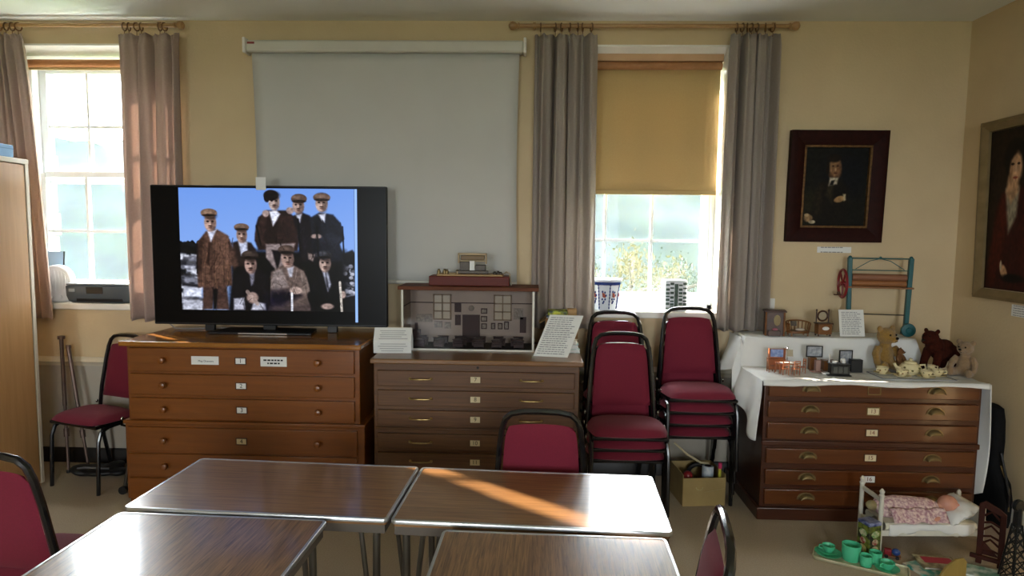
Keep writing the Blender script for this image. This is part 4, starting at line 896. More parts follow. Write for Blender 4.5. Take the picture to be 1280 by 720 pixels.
b = MB(); b.lathe([(.078, 0), (.078, .003)], (0, -.0352, .145), 24, (0, -1, 0)); b.build('grille_backing', M_wpl, r)
b = MB(); b.lathe([(.014, 0), (.012, .012)], (-.03, -.035, .035), 12, (0, -1, 0)); b.lathe([(.014, 0), (.012, .012)], (.03, -.035, .035), 12, (0, -1, 0)); b.build('dial', M_wpl, r)
a = at(56, 320, 4.28)
r = thing('clipboard', 'thin blue-backed board leaning in window corner behind fan heater', 'board', (-3.31, 4.27, ZS), R(12)); 
b = MB(); b.T = Matrix.Rotation(R(-8), 4, 'X'); b.box((0, 0, .17), (.16, .006, .34)); b.build('board', mat('blue_board', '9fb9cf', .5, c2='93aec5', scale=8), r)
b = MB(); b.T = Matrix.Rotation(R(-8), 4, 'X'); b.box((.08, 0, .17), (.006, .01, .34)); b.build('dark_edge', M_blkmat, r)
# blue and white faceted planter
M_china = mat('white_china', 'dfe5ec', .2, c2='d6dde5', scale=9, coat=.3); M_cobalt = mat('cobalt_glaze', '1f3c86', .2, c2='18306e', scale=20, coat=.3); M_rust = mat('rust_flower', 'a8452a', .3, c2='993b22', scale=20)
a = at(757, 384, 4.19)
r = thing('flower_pot', 'blue and white china flowerpot with red flowers on windowsill', 'flowerpot', (a.x+.0, 4.25, ZS), R(12))
prof = [(.078, 0), (.080, .01), (.090, .09), (.104, .185), (.120, .196), (.120, .205), (.108, .205), (.098, .19), (.075, .02)]
b = MB(); b.lathe(prof, (0, 0, 0), 8); b.build('pot', M_china, r, smooth=False)
def on_face(k, u, z): 
    a0_ = 2*PI*(k)/8; a1_ = 2*PI*(k+1)/8; rad = .081+.024*(z/.19)**1.3+.0012; p0_ = Vector((math.cos(a0_), math.sin(a0_), 0))*rad; p1_ = Vector((math.cos(a1_), math.sin(a1_), 0))*rad; q_ = p0_.lerp(p1_, u); q_.z = z; return q_
for k in range(8):
    n_ = Vector((math.cos(2*PI*(k+.5)/8), math.sin(2*PI*(k+.5)/8), 0))
    b = MB()
    for t in np.linspace(.02, .98, 9): b.ell(on_face(k, t, .178), (.008, .008, .012), nu=6, nv=4)
    for z in np.linspace(.02, .17, 8): b.ell(on_face(k, .04, z), (.005, .005, .012), nu=6, nv=4)
    for (u_, z_) in ((.35, .075), (.5, .06), (.62, .075), (.42, .05), (.6, .12), (.38, .125), (.7, .10)): b.ell(on_face(k, u_, z_), (.006, .006, .008), nu=6, nv=4)
    b.build('blue_pattern', M_cobalt, r)
    b = MB(); b.ell(on_face(k, .5, .10), (.011, .011, .014), nu=8, nv=5); b.ell(on_face(k, .42, .112), (.006, .006, .008), nu=8, nv=5); b.ell(on_face(k, .6, .092), (.006, .006, .008), nu=8, nv=5); b.build('red_flower', M_rust, r)
# square green-black patterned jar
a = at(844, 384, 4.19)
r = thing('patterned_jar', 'squarish white jar with black-green pattern on windowsill', 'jar', (a.x, 4.24, ZS), R(3))
b = MB()
pts = [(.076*math.copysign(abs(math.cos(t))**.35, math.cos(t)), .055*math.copysign(abs(math.sin(t))**.35, math.sin(t))) for t in np.linspace(0, 2*PI, 33)[:-1]]
b.prism(pts, 0, .205); b.build('jar', M_china, r, bevel=.008)
M_jg = mat('black_green_glaze', '22352f', .3, c2='4d655c', scale=24)
for k in range(7):
    z = .02+k*.026
    b = MB()
    for j in range(5):
        x = -.056+j*.028; b.box((x, -.0565, z+.006*math.sin(j*2+k)), (.024, .003, .016 if (j+k) % 3 else .010))
    b.build('pattern_band', M_jg, r)
b = MB(); b.box((0, -.057, .10), (.022, .003, .15)); b.build('pattern_stem', M_jg, r)

# ------------------------------------------------------------------ toys displayed on the right chest
ZT = CT+.004; ZU = STEP+.004
M_mini = mat('mini_dark_wood', '4a2a18', .45, c2='382010', scale=20, coat=.2); M_minil = mat('mini_honey_wood', '7c4f24', .45, c2='683f1a', scale=20, coat=.2); M_copper = mat('mini_copper_wood', 'a05f38', .4, c2='8d4f2c', scale=20, coat=.2)
M_mirror = mat('mirror', 'd6dadd', .06, metal=1, c2='ced2d5', scale=3)
def U3(px): return on(px, 421, ZU).x
YU = 3.955
# mini wardrobe with oval mirror
r = thing('miniature_wardrobe', 'miniature dark wooden wardrobe with oval mirror on raised cloth step', 'toy furniture', (at(967, 420, YU).x, YU, ZU), R(-12))
b = MB(); b.b2((-.058, -.03, 0), (.058, .035, .145)); b.build('body', M_mini, r, bevel=.002)
b = MB(); b.b2((-.066, -.036, .145), (.066, .038, .153)); b.b2((-.062, -.034, .153), (.062, .037, .158)); b.build('cornice', M_mini, r, bevel=.002)
for x in (-.052, .052): b = MB(); b.lathe([(.006, 0), (.004, .02), (.006, .07), (.004, .12), (.006, .145)], (x, -.034, 0), 8); b.build('column', M_minil, r)
b = MB(); b.lathe([(.020, 0), (.020, .002)], (.012, -.0305, .095), 20, (0, -1, 0), sx=1, sy=1.7); b.build('mirror', M_mirror, r)
b = MB(); b.b2((-.04, -.052, 0), (.03, -.03, .035)); b.build('drawer', M_mini, r, bevel=.002)
b = MB(); b.ell((.0, -.045, .042), (.016, .01, .008)); b.build('pink_cushion', mat('pink_cloth', 'b5707e', .8, c2='a8636f', scale=30), r)
# mini curved settee
r = thing('miniature_settee', 'miniature round-backed wooden settee with tiny book on raised step', 'toy furniture', (at(996.5, 421, YU).x, YU-.005, ZU), R(5))
b = MB(); b.prism([(.07*math.cos(t), .045*math.sin(t)) for t in np.linspace(0, 2*PI, 25)[:-1]], .018, .032); b.build('seat', M_minil, r, bevel=.003)
b = MB(); b.tube([(.074*math.cos(t), .047*math.sin(t), .078+.012*math.sin(t)) for t in np.linspace(-.5, PI+.5, 20)], .005, 6); b.build('top_rail', M_minil, r)
for t in np.linspace(-.4, PI+.4, 13):
    b = MB(); b.tube([(.066*math.cos(t), .042*math.sin(t), .03), (.074*math.cos(t), .047*math.sin(t), .078+.012*math.sin(t))], .0035, 5); b.build('spindle', M_minil, r)
for x, y in ((-.05, -.025), (.05, -.025), (-.05, .025), (.05, .025)): b = MB(); b.cyl((x, y, 0), (x, y, .02), .005, 6); b.build('leg', M_minil, r)
b = MB(); b.ell((.01, -.005, .038), (.03, .02, .008)); b.build('cream_cushion', mat('cream_cloth', 'd8cdbf', .8, c2='ccc0b1', scale=30), r)
b = MB(); b.box((-.03, .0, .075), (.035, .004, .03), (R(-15), 0, 0)); b.build('tiny_picture', mat('tiny_dark_print', '3b332d', .6, c2='5c5148', scale=60), r)
# mini dresser with round mirror
r = thing('miniature_dresser', 'miniature dressing table with round swivel mirror on raised step', 'toy furniture', (at(1028, 421, YU).x, YU-.005, ZU), R(4))
b = MB(); b.b2((-.042, -.025, .012), (.042, .028, .075)); b.build('body', M_minil, r, bevel=.003)
b = MB(); b.b2((-.048, -.03, .075), (.048, .03, .082)); b.build('top', M_mini, r, bevel=.002)
b = MB(); b.tube([(.030*math.cos(t), .015, .122+.030*math.sin(t)) for t in np.linspace(0, 2*PI, 21)[:-1]], .006, 6, closed=True); b.build('mirror_frame', M_mini, r)
b = MB(); b.lathe([(.027, 0), (.027, .002)], (0, .016, .122), 20, (0, -1, 0)); b.build('mirror', M_mirror, r)
for x in (-.038, .038): b = MB(); b.cyl((x, .015, .08), (x, .015, .155), .004, 6); b.ell((x, .015, .158), (.006, .006, .006), nu=8, nv=5); b.build('mirror_post', M_mini, r)
b = MB(); b.ell((.0, -.03, .05), (.022, .008, .012)); b.build('white_cloth', M_paper, r)
for x in (-.036, .036): b = MB(); b.lathe([(.004, 0), (.006, .006), (.005, .012)], (x, -.015, 0), 8); b.lathe([(.004, 0), (.006, .006), (.005, .012)], (x, .02, 0), 8); b.build('foot', M_mini, r)
# printed card
r = thing('information_card', 'white printed information card leaning against teal toy mangle', 'card', (at(1065, 421, 3.95).x, 3.945, ZU), R(3))
printed_sheet(r, .155, .165, 13, Matrix.Rotation(R(-12), 4, 'X'), 21)
b = MB(); b.b2((-.03, .03, 0), (.03, .034, .06)); b.build('prop', M_paper, r)
# teal toy mangle
M_teal = mat('teal_paint', '0f5b5e', .4, c2='0c4f53', scale=12, coat=.2); M_pulley = mat('red_paint', '8c2228', .4, c2='7c1b21', scale=12); M_roll = mat('roller_wood', '8d5f44', .6, c2='7c5038', scale=3, kind='wood', stretch=(.5, 3, 3))
YM = 4.06
L0, L1, R0, R1 = at(1065, 322, YM), at(1060, 400, YM), at(1136.5, 322, YM), at(1131, 415, YM)
r = thing('toy_mangle', 'teal-framed toy mangle with wooden rollers and red wheel', 'toy', ((L0.x+R0.x)/2, YM, ZU), R(-9)); w = (R0.x-L0.x)/2; Hm = L0.z-ZU
for s in (-1, 1):
    b = MB(); b.box((s*(w-.004), 0, Hm/2+.01), (.026, .030, Hm-.02), (0, R(s*1.2), 0)); b.ell((s*w, 0, Hm), (.012, .014, .012), nu=8, nv=6); b.build('post', M_teal, r, bevel=.004)
    b = MB(); b.b2((s*w-.016, -.035, 0), (s*w+.016, .06, .02)); b.build('foot', M_teal, r, bevel=.004)
z0 = Hm
b = MB(); b.cyl((-w, 0, Hm-.004), (w, 0, Hm-.004), .004, 8); b.ell((0, 0, Hm), (.009, .009, .009), nu=8, nv=6); b.build('top_rod', M_teal, r)
b = MB(); b.tube([(-.14, 0, Hm-.072), (-.06, 0, Hm-.02), (0, 0, Hm-.004), (.06, 0, Hm-.02), (.14, 0, Hm-.072)], .0025, 6); b.build('spring', M_teal, r)
b = MB(); b.cyl((-w+.015, 0, Hm-.078), (w-.015, 0, Hm-.078), .003, 6); b.build('pressure_bar', M_teal, r)
b = MB(); b.cyl((-w+.016, 0, Hm-.122), (w-.022, 0, Hm-.122), .022, 16); b.build('roller', M_roll, r)
b = MB(); b.cyl((-w+.016, .005, Hm-.160), (w-.022, .005, Hm-.160), .020, 16); b.build('roller', mat('roller_wood_light', '9a6438', .6, c2='87542c', scale=3, kind='wood', stretch=(.5, 3, 3)), r)
b = MB(); b.b2((-w-.02, -.04, Hm-.189), (w+.012, .03, Hm-.179)); b.build('tray_board', mat('tray_wood', '8f6440', .6, c2='7f5633', scale=4), r, bevel=.002)
b = MB(); b.cyl((-w+.01, 0, .125), (w-.01, 0, .125), .004, 6); b.build('tie_rod', M_leg, r)
b = MB(); b.T = Matrix.Translation((-w-.036, 0, Hm-.165)) @ Matrix.Rotation(PI/2, 4, 'Y')
b.tube([(.088*math.cos(t), .088*math.sin(t), 0) for t in np.linspace(0, 2*PI, 25)[:-1]], .008, 6, closed=True)
for k in range(5): t = k*2*PI/5; b.cyl((0, 0, 0), (.086*math.cos(t), .086*math.sin(t), 0), .005, 6)
b.lathe([(.014, -.012), (.014, .03)], (0, 0, 0), 10); b.build('wheel', M_pulley, r)
b = MB(); b.cyl((-w-.045, -.02, Hm-.235), (-w-.09, -.02, Hm-.235), .004, 6); b.ell((-w-.06, -.01, Hm-.225), (.01, .008, .012), nu=8, nv=6); b.build('crank_handle', M_mini, r)
b = MB(); b.lathe([(.040, -.008), (.043, 0), (.040, .012), (.018, .014), (.014, .02)], (w-.01, -.045, .038), 18, (0, -1, 0)); b.build('gear_disc', M_teal, r)
# teddy bears
M_gold = mat('golden_mohair', 'a9802f', .95, c2='8f6a22', scale=90, bump=1.0, bscale=260, sheen=.3); M_bearbr = mat('dark_brown_plush', '4a1d10', .95, c2='35130a', scale=60, bump=1.0, bscale=220, spec=.15); M_beige = mat('beige_plush', 'a5865f', .95, c2='8d7050', scale=80, bump=1.0, bscale=240, sheen=.3); M_brt = mat('tan_plush', '7c5430', .95, c2='6a4526', scale=90, bump=.8, bscale=300)
M_eye = mat('black_bead', '080606', .15, c2='0c0909', scale=5)
def teddy(name, label, loc, rz, s, mt, head_turn=0.0, arms=1):
    root = thing(name, label, 'teddy bear', loc, rz); b = MB()
    b.ell((0, .005, .085*s), (.052*s, .045*s, .075*s)); b.ell((0, .0, .05*s), (.056*s, .05*s, .05*s)); b.ell((0, .0, .155*s), (.032*s, .03*s, .03*s))
    for sx in (-1, 1):
        b.tube([(sx*.045*s, -.005*s, .135*s), (sx*.068*s, -.02*s, .10*s), (sx*.075*s, -.045*s, .06*s)], [.022*s, .023*s, .019*s], 8); b.ell((sx*.075*s, -.048*s, .055*s), (.02*s, .02*s, .022*s))
        b.tube([(sx*.035*s, -.01*s, .035*s), (sx*.05*s, -.05*s, .028*s), (sx*.055*s, -.075*s, .026*s)], [.030*s, .028*s, .024*s], 8); b.ell((sx*.056*s, -.085*s, .034*s), (.024*s, .016*s, .033*s))
    b.build('body', mt, root, remesh=.0045*max(.8, s))
    h = bpy.data.objects.new('head', None)
    b = MB(); b.T = Matrix.Translation((0, -.004*s, .20*s)) @ Matrix.Rotation(head_turn, 4, 'Z')
    b.ell((0, 0, 0), (.055*s, .05*s, .05*s)); b.ell((0, -.045*s, -.012*s), (.026*s, .028*s, .022*s))
    for sx in (-1, 1): b.ell((sx*.047*s, .005*s, .042*s), (.02*s, .010*s, .02*s)); 
    hd = b.build('head', mt, root, remesh=.004*max(.8, s))
    b = MB(); b.T = Matrix.Translation((0, -.004*s, .20*s)) @ Matrix.Rotation(head_turn, 4, 'Z')
    for sx in (-1, 1): b.ell((sx*.022*s, -.045*s, .012*s), (.006*s, .005*s, .006*s), nu=8, nv=6)
    b.build('eyes', M_eye, hd)
    b = MB(); b.T = Matrix.Translation((0, -.004*s, .20*s)) @ Matrix.Rotation(head_turn, 4, 'Z'); b.ell((0, -.072*s, -.004*s), (.011*s, .007*s, .008*s), nu=8, nv=6); b.tube([(-.01*s, -.067*s, -.024*s), (0, -.072*s, -.02*s), (.01*s, -.067*s, -.024*s)], .0018*s, 5); b.build('nose', M_eye, hd)
    return root
g = on(1107, 449, ZT)
teddy('teddy_bear', 'golden mohair teddy bear sitting upright on the white cloth', (at(1106, 445, 3.83).x, 3.83, ZT), R(6), 1.02, M_gold, R(14))
teddy('teddy_bear', 'tiny tan teddy bear perched on the golden teddy leg', (at(1106, 445, 3.83).x+.052, 3.768, ZT+.052), R(20), .36, M_brt, R(30))
bb = at(1206, 462, 3.68)
teddy('teddy_bear', 'small beige teddy bear sitting at the end of chest top', (bb.x+.01, 3.70, ZT), R(-52), .80, M_beige, R(-8))
# dark brown bear on all fours
r = thing('bear_figure', 'dark brown plush bear standing on all fours beside tea set', 'toy bear', (at(1174, 440, 3.82).x+.01, 3.83, ZT), R(-62))
b = MB(); b.ell((.0, .02, .125), (.055, .085, .06), (R(18), 0, 0)); b.ell((0, -.055, .155), (.05, .05, .055)); b.ell((0, .09, .105), (.05, .05, .055)); b.ell((0, -.10, .205), (.045, .045, .042)); b.ell((0, -.14, .19), (.024, .03, .022))
for sx in (-1, 1):
    b.ell((sx*.034, -.09, .245), (.013, .009, .014)); b.tube([(sx*.03, -.06, .13), (sx*.036, -.085, .07), (sx*.036, -.10, .015)], [.028, .022, .02], 8); b.ell((sx*.036, -.108, .014), (.02, .028, .014))
    b.tube([(sx*.034, .095, .10), (sx*.04, .12, .055), (sx*.04, .105, .015)], [.032, .024, .02], 8); b.ell((sx*.04, .098, .014), (.02, .028, .014))
bd = b.build('body', M_bearbr, r, remesh=.0045)
b = MB(); b.ell((0, -.168, .195), (.010, .006, .008), nu=8, nv=6); b.ell((-.018, -.138, .218), (.005, .005, .005), nu=8, nv=6); b.ell((.018, -.138, .218), (.005, .005, .005), nu=8, nv=6); b.build('eyes_and_nose', M_eye, r)
# tea set on white tray cloth
c0, c1_, c2_, c3_ = on(1089, 459, ZT), on(1185, 467, ZT), on(1187, 451, ZT), on(1100, 448, ZT)
tc_ = Vector((at(1139, 460, 3.655).x, 3.655, ZT))
r = thing('tray_cloth', 'white tray cloth with navy border under doll tea set', 'cloth', tuple(tc_), R(-1))
b = MB(); b.grid(lambda u, v: ((u-.5)*.40, (v-.5)*.19, .0015+.001*math.sin(u*20)*math.sin(v*9)), 20, 10); b.build('linen', M_cloth, r, solid=.001)
b = MB()
for s in (-1, 1): b.box((0, s*.092, .0035), (.40, .004, .001)); b.box((s*.198, 0, .0035), (.004, .18, .001))
b.build('navy_border', mat('navy_thread', '2a3a66', .8, c2='24335c', scale=30), r)
M_cream = mat('cream_china', 'e6d9ae', .25, c2='decfa0', scale=14, coat=.3); M_spot = mat('flower_spot', '8a4a2e', .4, c2='5d6a3a', scale=80)
def spots(root, prof_r, zs, n, size=.006):
    b = MB()
    for k in range(n):
        t = k*2*PI/n+.3; z = zs[k % len(zs)]; b.ell((prof_r*math.cos(t), prof_r*math.sin(t), z), (size, size, size*.8), nu=6, nv=4)
    b.build('flower_sprig', M_spot, root)['kind'] = 'stuff'
def teacup(label, x, y, z, rz, m_, s=1.0, sprig=True, name='teacup', grp='doll tea cups'):
    root = thing(name, label, 'cup', (x, y, z), rz, grp)
    b = MB(); b.lathe([(.016*s, 0), (.018*s, .003*s), (.028*s, .018*s), (.033*s, .036*s), (.030*s, .036*s), (.025*s, .018*s), (.012*s, .006*s)], (0, 0, 0), 18); b.build('bowl', m_, root)
    b = MB(); b.tube([(.029*s, 0, .030*s), (.044*s, 0, .030*s), (.046*s, 0, .018*s), (.027*s, 0, .012*s)], .0035*s, 6); b.build('handle', m_, root)
    if sprig: spots(root, .0285*s, [.018*s, .026*s], 7, .005*s)
    return root
def saucer(label, x, y, z, m_, s=1.0, grp='doll saucers', name='saucer'):
    root = thing(name, label, 'saucer', (x, y, z), 0, grp)
    b = MB(); b.lathe([(.020*s, 0), (.022*s, .002*s), (.046*s, .009*s), (.047*s, .011*s), (.022*s, .005*s), (.001, .0045*s)], (0, 0, 0), 22); b.build('dish', m_, root)
    return root
zc = ZT+.0065
spots_xy = [(-.145, .025, 'behind the teapot spout'), (-.075, -.045, 'in front of the teapot'), (.05, -.058, 'by the tray cloth front edge'), (.135, -.02, 'beside the dark brown bear')]
for k, (dx, dy, w_) in enumerate(spots_xy):
    x, y = tc_.x+dx, tc_.y+dy
    saucer('cream sprigged doll saucer %s' % w_, x, y, zc, M_cream); teacup('cream sprigged doll teacup %s' % w_, x, y, zc+.0055, R((200, 230, 300, -20)[k]), M_cream)
r = thing('teapot', 'cream sprigged doll teapot standing on the tray cloth', 'teapot', (tc_.x+.012, tc_.y+.03, zc), R(-5))
b = MB(); b.lathe([(.032, 0), (.034, .004), (.055, .022), (.058, .04), (.046, .058), (.034, .066), (.030, .066)], (0, 0, 0), 22); b.build('pot', M_cream, r)
b = MB(); b.lathe([(.033, .066), (.030, .074), (.014, .080), (.008, .082), (.011, .088), (.004, .094)], (0, 0, 0), 18); b.build('lid', M_cream, r)
b = MB(); b.tube([(-.05, 0, .03), (-.075, 0, .038), (-.088, 0, .062)], [.013, .010, .007], 8); b.build('spout', M_cream, r)
b = MB(); b.tube([(.05, 0, .055), (.078, 0, .058), (.082, 0, .035), (.054, 0, .022)], .005, 8); b.build('handle', M_cream, r); spots(r, .057, [.03, .045], 9, .007)
r = thing('milk_jug', 'cream sprigged doll milk jug beside the teapot', 'jug', (tc_.x+.142, tc_.y+.052, zc))
b = MB(); b.lathe([(.016, 0), (.024, .01), (.026, .028), (.018, .044), (.022, .052), (.018, .052), (.012, .03)], (0, 0, 0), 16); b.build('jug', M_cream, r); b = MB(); b.tube([(.02, 0, .045), (.038, 0, .044), (.038, 0, .022), (.024, 0, .014)], .003, 6); b.build('handle', M_cream, r)
# mini copper-coloured dining set
q0 = on(983, 459, ZT); YQ = 3.70; q0 = at(983, 459, YQ)
r = thing('miniature_table', 'miniature reddish table with thin legs on the white cloth', 'toy furniture', (q0.x, YQ, ZT), R(3))
b = MB(); b.b2((-.055, -.03, .052), (.055, .03, .058)); b.build('top', M_copper, r); b = MB(); b.box((0, -.005, .0585), (.07, .04, .001)); b.build('white_mat', M_paper, r)
for x in (-.05, .05):
    for y in (-.026, .026): b = MB(); b.cyl((x, y, 0), (x, y, .053), .003, 6); b.build('leg', M_copper, r)
def mini_chair(x, y, rz, label):
    root = thing('miniature_chair', label, 'toy furniture', (x, y, ZT), rz, 'miniature dining chairs')
    b = MB(); b.b2((-.018, -.018, .034), (.018, .018, .038)); b.build('seat', M_copper, root)
    for sx in (-.016, .016):
        b = MB(); b.cyl((sx, -.016, 0), (sx, -.016, .035), .0026, 6); b.build('leg', M_copper, root); b = MB(); b.cyl((sx, .016, 0), (sx, .018, .082), .0026, 6); b.build('rear_leg', M_copper, root)
    for z in (.055, .068, .08): b = MB(); b.box((0, .0175, z), (.034, .003, .006)); b.build('slat', M_copper, root)
mini_chair(q0.x-.03, YQ-.055, PI, 'miniature reddish chair at front of the small table'); mini_chair(q0.x+.03, YQ-.057, PI+.1, 'miniature reddish chair at front of the small table')
mini_chair(q0.x+.085, YQ, -PI/2, 'miniature reddish chair at the end of the small table'); mini_chair(q0.x-.085, YQ+.01, PI/2, 'miniature reddish chair at wardrobe side of the small table')
r = thing('miniature_dresser', 'miniature reddish dresser with blue picture behind the small table', 'toy furniture', (q0.x-.01, YQ+.09, ZT))
b = MB(); b.b2((-.062, -.012, 0), (.035, .012, .062)); b.b2((-.062, -.006, .062), (-.056, .012, .125)); b.b2((.029, -.006, .062), (.035, .012, .125)); b.b2((-.056, .006, .062), (.029, .010, .122)); b.build('frame', M_copper, r)
b = MB(); b.box((-.012, .004, .096), (.074, .003, .045)); b.build('blue_picture', mat('blue_tile', '4a6fae', .4, c2='9fb4d8', scale=60), r)
b = MB(); b.box((.062, .0, .098), (.036, .003, .04), (R(-10), 0, 0)); b.cyl((.05, .005, .0), (.05, .005, .12), .003, 6); b.ell((.045, 0, .128), (.008, .008, .012), nu=8, nv=6); b.build('side_mirror', M_mirror, r)
# framed miniature pictures, stove and black cube
def easel_pic(x, y, z, w, h, rz, label, pm):
    root = thing('miniature_picture', label, 'toy picture', (x, y, z), rz, 'miniature pictures'); b = MB()
    t = .006
    for s in (-1, 1): b.b2((s*w/2-t/2, -.003, .0), (s*w/2+t/2, .003, h)); b.b2((-w/2, -.003, h/2+s*(h/2-t/2)-t/2), (w/2, .003, h/2+s*(h/2-t/2)+t/2))
    b.build('frame', M_blkmat, root); b = MB(); b.box((0, .0, h/2), (w-t, .002, h-t)); b.build('print', pm, root); b = MB(); b.b2((-.008, .003, 0), (.008, .03, .004)); b.build('strut', M_blkmat, root)
M_prt = mat('mini_print', 'b8bcc2', .5, c2='6f757d', scale=50)
e = at(1018, 452, 3.78)
r = thing('miniature_washstand', 'miniature pinkish washstand with basin on the white cloth', 'toy furniture', (at(1022, 452, 3.74).x, 3.74, ZT), R(4))
b = MB(); b.b2((-.014, -.012, .006), (.014, .012, .07)); b.box((.0, 0, .003), (.075, .05, .006)); b.build('stand', mat('pinkish_wood', '9c7a70', .5, c2='8d6c62', scale=20), r, bevel=.002)
easel_pic(at(1018, 440, 3.80).x, 3.80, ZT+.075, .088, .068, R(-3), 'miniature black framed picture above pinkish washstand', M_prt)
b = MB(); b.b2((-.02, .048, 0), (.02, .075, .073)); b.build('back_block', M_minil, r)
r = thing('toy_chest', 'small honey-brown toy chest behind the miniature stove', 'toy furniture', (at(1033, 450, 3.80).x+.008, 3.79, ZT)); b = MB(); b.b2((-.035, -.025, 0), (.035, .025, .05)); b.build('box', M_minil, r, bevel=.002); b = MB(); b.b2((-.037, -.027, .05), (.037, .027, .06)); b.build('lid', M_minil, r, bevel=.002)
st = at(1048, 459, 3.66)
r = thing('toy_stove', 'miniature black cooking range with pale pans on the cloth', 'toy stove', (st.x, 3.665, ZT), R(-6)); M_iron = mat('black_iron', '1a1c1c', .35, metal=.5, c2='262828', scale=30)
b = MB(); b.b2((-.068, -.04, 0), (.062, .035, .006)); b.b2((-.045, -.028, .006), (.055, .03, .062)); b.b2((-.05, -.032, .062), (.06, .034, .067)); b.build('body', M_iron, r, bevel=.002)
for x in (-.022, .005, .032): b = MB(); b.b2((x-.011, -.0305, .015), (x+.011, -.028, .052)); b.build('oven_door', mat('grey_iron', '4d5150', .3, metal=.7, c2='434746', scale=30), r, bevel=.001)
b = MB(); b.lathe([(.012, 0), (.016, .012), (.014, .012)], (-.02, 0, .068), 12); b.lathe([(.010, 0), (.010, .02), (.006, .026)], (.03, .005, .068), 12); b.build('pans', M_paper, r)
b = MB(); b.cyl((-.042, .02, .067), (-.042, .02, .115), .005, 8); b.build('flue', M_alu, r)
r = thing('toy_pan', 'tiny pale pan with long handle lying beside toy stove', 'toy pan', (at(1031, 456, 3.69).x, 3.675, ZT)); b = MB(); b.lathe([(.018, 0), (.021, .01), (.018, .01)], (0, 0, 0), 14); b.tube([(.018, 0, .008), (.04, -.004, .009)], .003, 6); b.build('pan', M_paper, r); b = MB(); b.ell((0, 0, .006), (.015, .015, .004), nu=10, nv=5); b.build('contents', M_cream, r)
easel_pic(at(1058, 450, 3.79).x, 3.80, ZT+.002, .075, .118, R(5), 'miniature black framed picture behind toy stove', M_prt)
r = thing('white_cloth_doll', 'tiny white draped figure behind toy stove', 'toy figure', (at(1053, 452, 3.73).x, 3.735, ZT)); b = MB(); b.lathe([(.018, 0), (.014, .03), (.009, .05), (.006, .06)], (0, 0, 0), 10); b.ell((0, 0, .07), (.012, .012, .013), nu=10, nv=7); b.build('figure', M_paper, r, remesh=.003)
r = thing('black_box', 'small plain black box standing on the white cloth', 'box', (at(1070, 450, 3.76).x, 3.76, ZT), R(-4)); b = MB(); b.b2((-.032, -.02, 0), (.032, .02, .068)); b.build('box', M_blkmat, r, bevel=.002); b = MB(); b.b2((-.033, -.021, .068), (.033, .021, .073)); b.build('lid', M_blkmat, r, bevel=.002)

# ------------------------------------------------------------------ doll's bed on the floor
A, B_ = on(1075, 668, 0), on(1103, 694, 0)
bed = thing('doll_bed', 'white painted doll bed with turned posts on the carpet', 'doll bed', (2.035, 3.285, 0), R(3)); M_bedw = mat('bed_white_paint', 'd5d2c5', .45, c2='c9c6b8', scale=9)
BL, BW = .525, .175
for sy in (-1, 1):
    b = MB(); b.lathe([(.011, 0), (.012, .02), (.011, .29), (.015, .30), (.009, .308), (.013, .322), (.004, .335)], (-BL/2, sy*BW/2, 0), 10); b.build('post', M_bedw, bed)
    b = MB(); b.lathe([(.011, 0), (.012, .02), (.011, .25), (.004, .262)], (BL/2, sy*BW/2, 0), 10); b.build('post', M_bedw, bed)
    b = MB(); b.box((0, sy*BW/2, .105), (BL-.01, .016, .03)); b.build('side_rail', M_bedw, bed, bevel=.003)
for z in (.12, .275): b = MB(); b.box((-BL/2, 0, z), (.012, BW-.01, .022)); b.build('foot_rail', M_bedw, bed, bevel=.002)
b = MB(); b.box((BL/2, 0, .15), (.012, BW-.01, .16)); b.build('headboard', M_bedw, bed, bevel=.003)
b = MB(); b.box((0, 0, .112), (BL-.02, BW-.02, .01)); b.build('slat_base', M_bedw, bed)
def onbed(x, y, z): return bed.matrix_world @ Vector((x, y, z))
bpy.context.view_layer.update()
r = thing('doll_mattress', 'cream quilted doll mattress and sheet on the white bed', 'mattress', tuple(onbed(0, 0, .118)), R(3))
b = MB(); b.grid(lambda u, v: ((u-.5)*.47, (v-.5)*.165, .036+.006*math.sin(u*9)*math.sin(v*5)), 24, 10)
for sy in (0, 1): b.grid(lambda u, v, sy=sy: ((u-.5)*.47, (sy-.5)*.165+(sy-.5)*.02*math.sin(v*PI), .036*v+.006*math.sin(u*9)*math.sin(sy*5)*v), 24, 4)
b.build('mattress', mat('cream_ticking', 'd9d3bf', .9, c2='cec7b2', scale=30, bump=.3), r)
b = MB(); b.grid(lambda u, v: ((u-.5)*.44, -.094-.006*math.sin(v*PI)-.003*math.sin(u*30), .034-v*(.048+.014*math.sin(u*8+1))), 30, 6); b.build('sheet_edge', M_cloth, r, solid=.002)
r = thing('doll_pillow', 'white frilled pillow propped against the doll bed headboard', 'pillow', tuple(onbed(.185, .0, .168)), R(3))
b = MB(); b.T = Matrix.Rotation(R(-32), 4, 'Y')
def pil(sg):
    def fn(u, v):
        x, y = (u-.5)*2, (v-.5)*2; k = max(0, (1-x**4)*(1-y**4)); fr = 1+.05*math.sin(u*40)*(abs(y) > .9)+.05*math.sin(v*40)*(abs(x) > .9)
        return (x*.085*fr, y*.10*fr, .028+sg*.030*k**.6+.004*math.sin(x*6+y*4))
    return fn
b.grid(pil(1), 20, 20); b.grid(pil(-1), 20, 20); b.build('pillow', M_cloth, r)
dl = thing('baby_doll', 'baby doll in pink floral dress lying face-away on white bed', 'doll', tuple(onbed(-.03, -.01, .158)), R(3)); M_skin = mat('doll_skin', 'c9907a', .5, c2='bf8570', scale=20)
b = MB(); b.ell((.162, .0, .068), (.048, .042, .043), (0, R(-15), 0), 16, 12); b.ell((.115, .0, .045), (.025, .022, .022)); b.tube([(.10, -.05, .03), (.07, -.07, .018), (.045, -.075, .012)], [.016, .014, .012], 8); b.ell((.035, -.076, .012), (.014, .011, .010))
